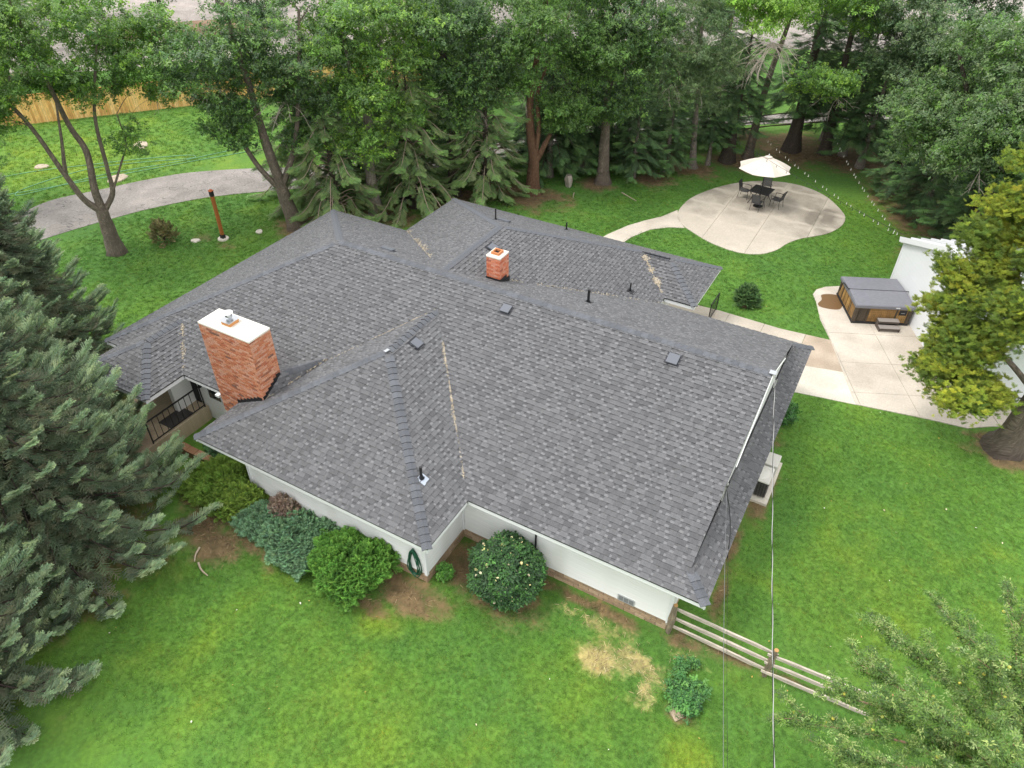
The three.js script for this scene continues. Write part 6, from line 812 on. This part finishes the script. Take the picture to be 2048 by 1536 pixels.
{ // shrubs
  const J1 = [[66, 102, 40], [58, 92, 36], [74, 112, 44]], J1t = [[78, 118, 44], [72, 110, 42], [88, 124, 50]], BL = [[78, 102, 74], [70, 94, 68], [86, 110, 80]], BLt = [[98, 128, 94], [92, 122, 90], [88, 116, 86]], OL = [[100, 122, 48], [90, 112, 46], [110, 130, 54]];
  mound({ label: 'bright green clipped juniper in front of the wing beside the hose', x: -9.1, z: 2.25, rx: 0.86, rz: 0.8, h: 0.85, n: 3000, cols: J1, tips: J1t, box: true });
  mound({ label: 'blue green spreading juniper left of the bright green one', x: -11.1, z: 2.25, rx: 0.82, rz: 0.74, h: 0.6, n: 2600, cols: BL, tips: BLt, box: true, comb: [0.6, 0.2] });
  mound({ label: 'low blue green juniper with a brown dead patch against the wall', x: -12.55, z: 2.15, rx: 0.7, rz: 0.5, h: 0.45, n: 1500, cols: BL, tips: BLt, comb: [-0.5, 0.3] });
  mound({ name: 'dead_juniper', label: 'brown dead juniper twigs against the white wall of the wing', x: -12.05, z: 1.66, rx: 0.55, rz: 0.3, h: 0.75, n: 620, cols: [[124, 108, 94], [112, 96, 84], [138, 122, 108]] });
  mound({ label: 'olive green spreading juniper beside the spruce and planter wall', x: -14.7, z: 1.75, rx: 1.25, rz: 0.8, h: 0.75, n: 2600, cols: OL, tips: [[94, 120, 46], [88, 114, 44]], comb: [-0.4, 0.2] });
  mound({ label: 'olive green juniper against the front left corner of the wing', x: -13.6, z: 1.9, rx: 0.55, rz: 0.5, h: 0.7, n: 900, cols: OL });
  mound({ name: 'lawn_shrub', label: 'small brownish round shrub on the left lawn behind the forked tree', x: -29.9, z: -8.75, rx: 0.52, rz: 0.46, h: 0.9, n: 240, cols: [[104, 100, 66], [96, 98, 58], [116, 110, 76]], ss: 1.1 });
  mound({ name: 'lawn_shrub', label: 'small dark green shrub on the lawn between the house and the hot tub', x: -3.38, z: -17.6, rx: 0.4, rz: 0.38, h: 0.75, n: 420, cols: [[70, 96, 56], [62, 88, 50], [82, 108, 62]] });
  const leafy = (name, label, x, z, rx, rz, h, n, cols, sc, clump, extra) => { const t = thing(name, label, 'shrub'), st = new MB(), list = []; for (let i = 0; i < 14; i++) { const a = rr(0, 6.28), r = rr(0.2, 0.8); st.tube(curve([[x, 0, z], [x + Math.cos(a) * rx * r * 0.4, h * 0.4, z + Math.sin(a) * rz * r * 0.4], [x + Math.cos(a) * rx * r, h * rr(0.5, 0.9), z + Math.sin(a) * rz * r]], 6), (u) => 0.018 * (1 - 0.6 * u), 5, undefined, false); } st.add('stems', M.barkDark, t);
    for (let i = 0; i < n; i++) { const a = rr(0, 6.28), v = rr(-0.75, 1), s = Math.sqrt(1 - v * v), r = (1 - Math.pow(rnd(), 2.5) * 0.5) * (1 + 0.08 * Math.sin(a * 4 + v * 6)); list.push([xf(V(x + Math.cos(a) * s * rx * r, h * 0.52 + v * h * 0.5 * r, z + Math.sin(a) * s * rz * r), new THREE.Quaternion().setFromEuler(new THREE.Euler(rr(-1, 1), rr(0, 6.28), rr(-1, 1))), rr(0.8, 1.3) * sc), jitterCol(cols, 0.16)]); } instanced('foliage', CL[clump], M.leaf, list, t); if (extra) extra(t); };
  leafy('flowering_shrub', 'round dark green shrub with cream blossoms in the inner corner of the front wall', -5.15, 0.42, 0.98, 0.98, 1.55, 3600, [[56, 94, 42], [48, 84, 40], [68, 110, 48], [42, 72, 36]], 1.1, 'round', (t) => { const fl = new MB(); for (let i = 0; i < 7; i++) { const a = i * 0.9, d = V(Math.cos(a) * 0.03, rr(0, 0.02), Math.sin(a) * 0.03); fl.tri(V(0, 0, 0), d, V(Math.cos(a + 0.7) * 0.03, 0.015, Math.sin(a + 0.7) * 0.03)); } const list = []; for (let i = 0; i < 105; i++) { const a = rr(0, 6.28) * rr(0.6, 1), v = rr(-0.2, 1), s = Math.sqrt(1 - v * v); list.push([xf(V(-5.15 + Math.cos(a) * s * 1.0, 0.81 + v * 0.8, 0.42 + Math.sin(a) * s * 1.0), new THREE.Quaternion().setFromEuler(new THREE.Euler(rr(-1, 1), rr(0, 6), rr(-1, 1))), rr(0.5, 1.4)), S(rr(218, 236), rr(206, 226), rr(140, 190))]); } instanced('blossoms', fl.geo(), std({}), list, t); });
  leafy('weedy_shrub', 'small leafy green shrub growing by the straw patch and stump', 0.3, 1.15, 0.34, 0.3, 0.34, 150, [[70, 116, 60], [84, 130, 62], [60, 104, 56]], 1.0, 'round', (t) => { const list = []; for (const [x, z, r, n] of [[0.02, 0.85, 0.32, 120], [0.42, 0.82, 0.3, 90], [0.25, 1.25, 0.34, 110], [-0.12, 0.35, 0.18, 50], [0.1, 0.1, 0.12, 26]]) for (let i = 0; i < n; i++) list.push([xf(V(x + gauss() * r, 0.08 + Math.abs(gauss()) * 0.22, z + gauss() * r), new THREE.Quaternion().setFromEuler(new THREE.Euler(rr(-0.8, 0.8), rr(0, 6.28), rr(-0.8, 0.8))), rr(0.7, 1.2)), jitterCol([[76, 122, 60], [66, 110, 56], [92, 134, 64]], 0.14)]); instanced('foliage', CL.round, M.leaf, list, t); });
  leafy('seedling', 'small green seedling at the front corner of the wing', -6.85, 0.95, 0.22, 0.22, 0.4, 110, [[96, 142, 56], [84, 128, 50]], 1.0, 'round');
  leafy('planter_plant', 'dark glossy plants in the planter beside the front wall of the house', -15.6, 0.7, 0.9, 0.3, 0.5, 480, [[44, 82, 38], [56, 100, 42], [38, 70, 34]], 1.1, 'round');
  leafy('wall_plant', 'green plant growing at the foot of the right wall under the eave', -0.15, -10.6, 0.4, 0.5, 0.7, 220, [[58, 100, 46], [70, 114, 50]], 1.1, 'round');
}
{ // apple tree, bottom right: long arching boughs with narrow leaves and yellow fruit
  const t = thing('apple_tree', 'apple tree with narrow leaves and small yellow fruit in the bottom right corner', 'tree'), wood = new MB(), B0 = V(6.6, 0, 1.2); wood.tube(curve([B0.clone().add(V(0, -0.05, 0)), V(6.55, 0.9, 1.25), V(6.5, 1.9, 1.2)], 10), (u) => 0.2 - 0.06 * u + 0.08 * Math.exp(-u * 6), 10); wood.add('trunk', M.barkAsh, t);
  const br = new MB(), list = [], fruits = [], O = V(6.5, 1.8, 1.2), GRN = [[88, 116, 44], [78, 108, 40], [102, 130, 54], [68, 96, 38], [136, 152, 90]];
  const leafline = (c, dens, R) => { for (let i = 0; i < c.length - 1; i++) { const seg = c[i].distanceTo(c[i + 1]), m = Math.ceil(seg * dens); for (let k = 0; k < m; k++) { const q = c[i].clone().lerp(c[i + 1], rnd()).add(V(gauss() * R, gauss() * R * 0.7 + 0.02, gauss() * R)); list.push([xf(q, new THREE.Quaternion().setFromEuler(new THREE.Euler(rr(-0.6, 0.6), rr(0, 6.28), rr(-0.6, 0.6))), rr(0.75, 1.2)), jitterCol(GRN, 0.14)]); if (rnd() < 0.012) fruits.push(q.clone().add(V(gauss() * 0.05, -0.06, gauss() * 0.05))); } } };
  const ends = [[2.4, 3.4, 2.4], [2.9, 3.6, 1.6], [3.2, 3.3, 0.6], [3.6, 3.2, -0.6], [4.4, 3.7, -1.5], [5.6, 3.9, -2.3], [6.9, 4.0, -2.6], [8.2, 4.0, -2.2], [3.2, 3.9, 3.1], [4.0, 4.3, 3.6], [4.3, 4.4, 1.8], [5.0, 4.6, 0.2], [6.4, 4.9, -0.8], [7.8, 4.6, -0.2], [5.2, 5.0, 2.4], [3.4, 3.0, 1.2], [4.6, 3.0, -0.4], [5.6, 3.4, -1.0], [4.9, 4.4, 3.0], [7.4, 4.2, -1.6]];
  for (const [x, y, z] of ends) {
    const e = V(x, y, z), m = O.clone().lerp(e, 0.5).add(V(gauss() * 0.2, 0.75, gauss() * 0.2)), c = curve([O, O.clone().lerp(e, 0.2).add(V(0, 0.7, 0)), m, O.clone().lerp(e, 0.8).add(V(0, 0.45, 0)), e], 18); br.tube(c, (u) => 0.042 * (1 - 0.85 * u) + 0.005, 6, undefined, false); leafline(c.slice(5), 44, 0.13);
    for (let k = 0; k < 12; k++) { const i = 6 + Math.floor(rnd() * 12), q = c[i], d = c[Math.min(18, i + 1)].clone().sub(c[i - 1]).normalize().add(V(gauss() * 0.9, rr(0, 0.7), gauss() * 0.9)).normalize(), L = rr(0.4, 0.95), s = curve([q, q.clone().addScaledVector(d, L * 0.5).add(V(0, 0.06, 0)), q.clone().addScaledVector(d, L).add(V(0, -0.06, 0))], 6); br.tube(s, (u) => 0.011 * (1 - 0.7 * u), 4, undefined, false); leafline(s, 46, 0.09); }
  }
  br.add('branches', std({ color: S(146, 118, 98), roughness: 1 }), t); instanced('crown', leafClump(11, 0.085, 0.075, 0.0125, 0.05), M.leaf, list, t);
  const ag = new THREE.SphereGeometry(0.033, 10, 8), am = std({ color: S(204, 194, 84), roughness: 0.45 }); fruits.slice(0, 220).forEach((p) => mesh('fruit', ag, am, t).position.copy(p)); console.log('apple', list.length, fruits.length);
}
renderer.render(scene, camera);
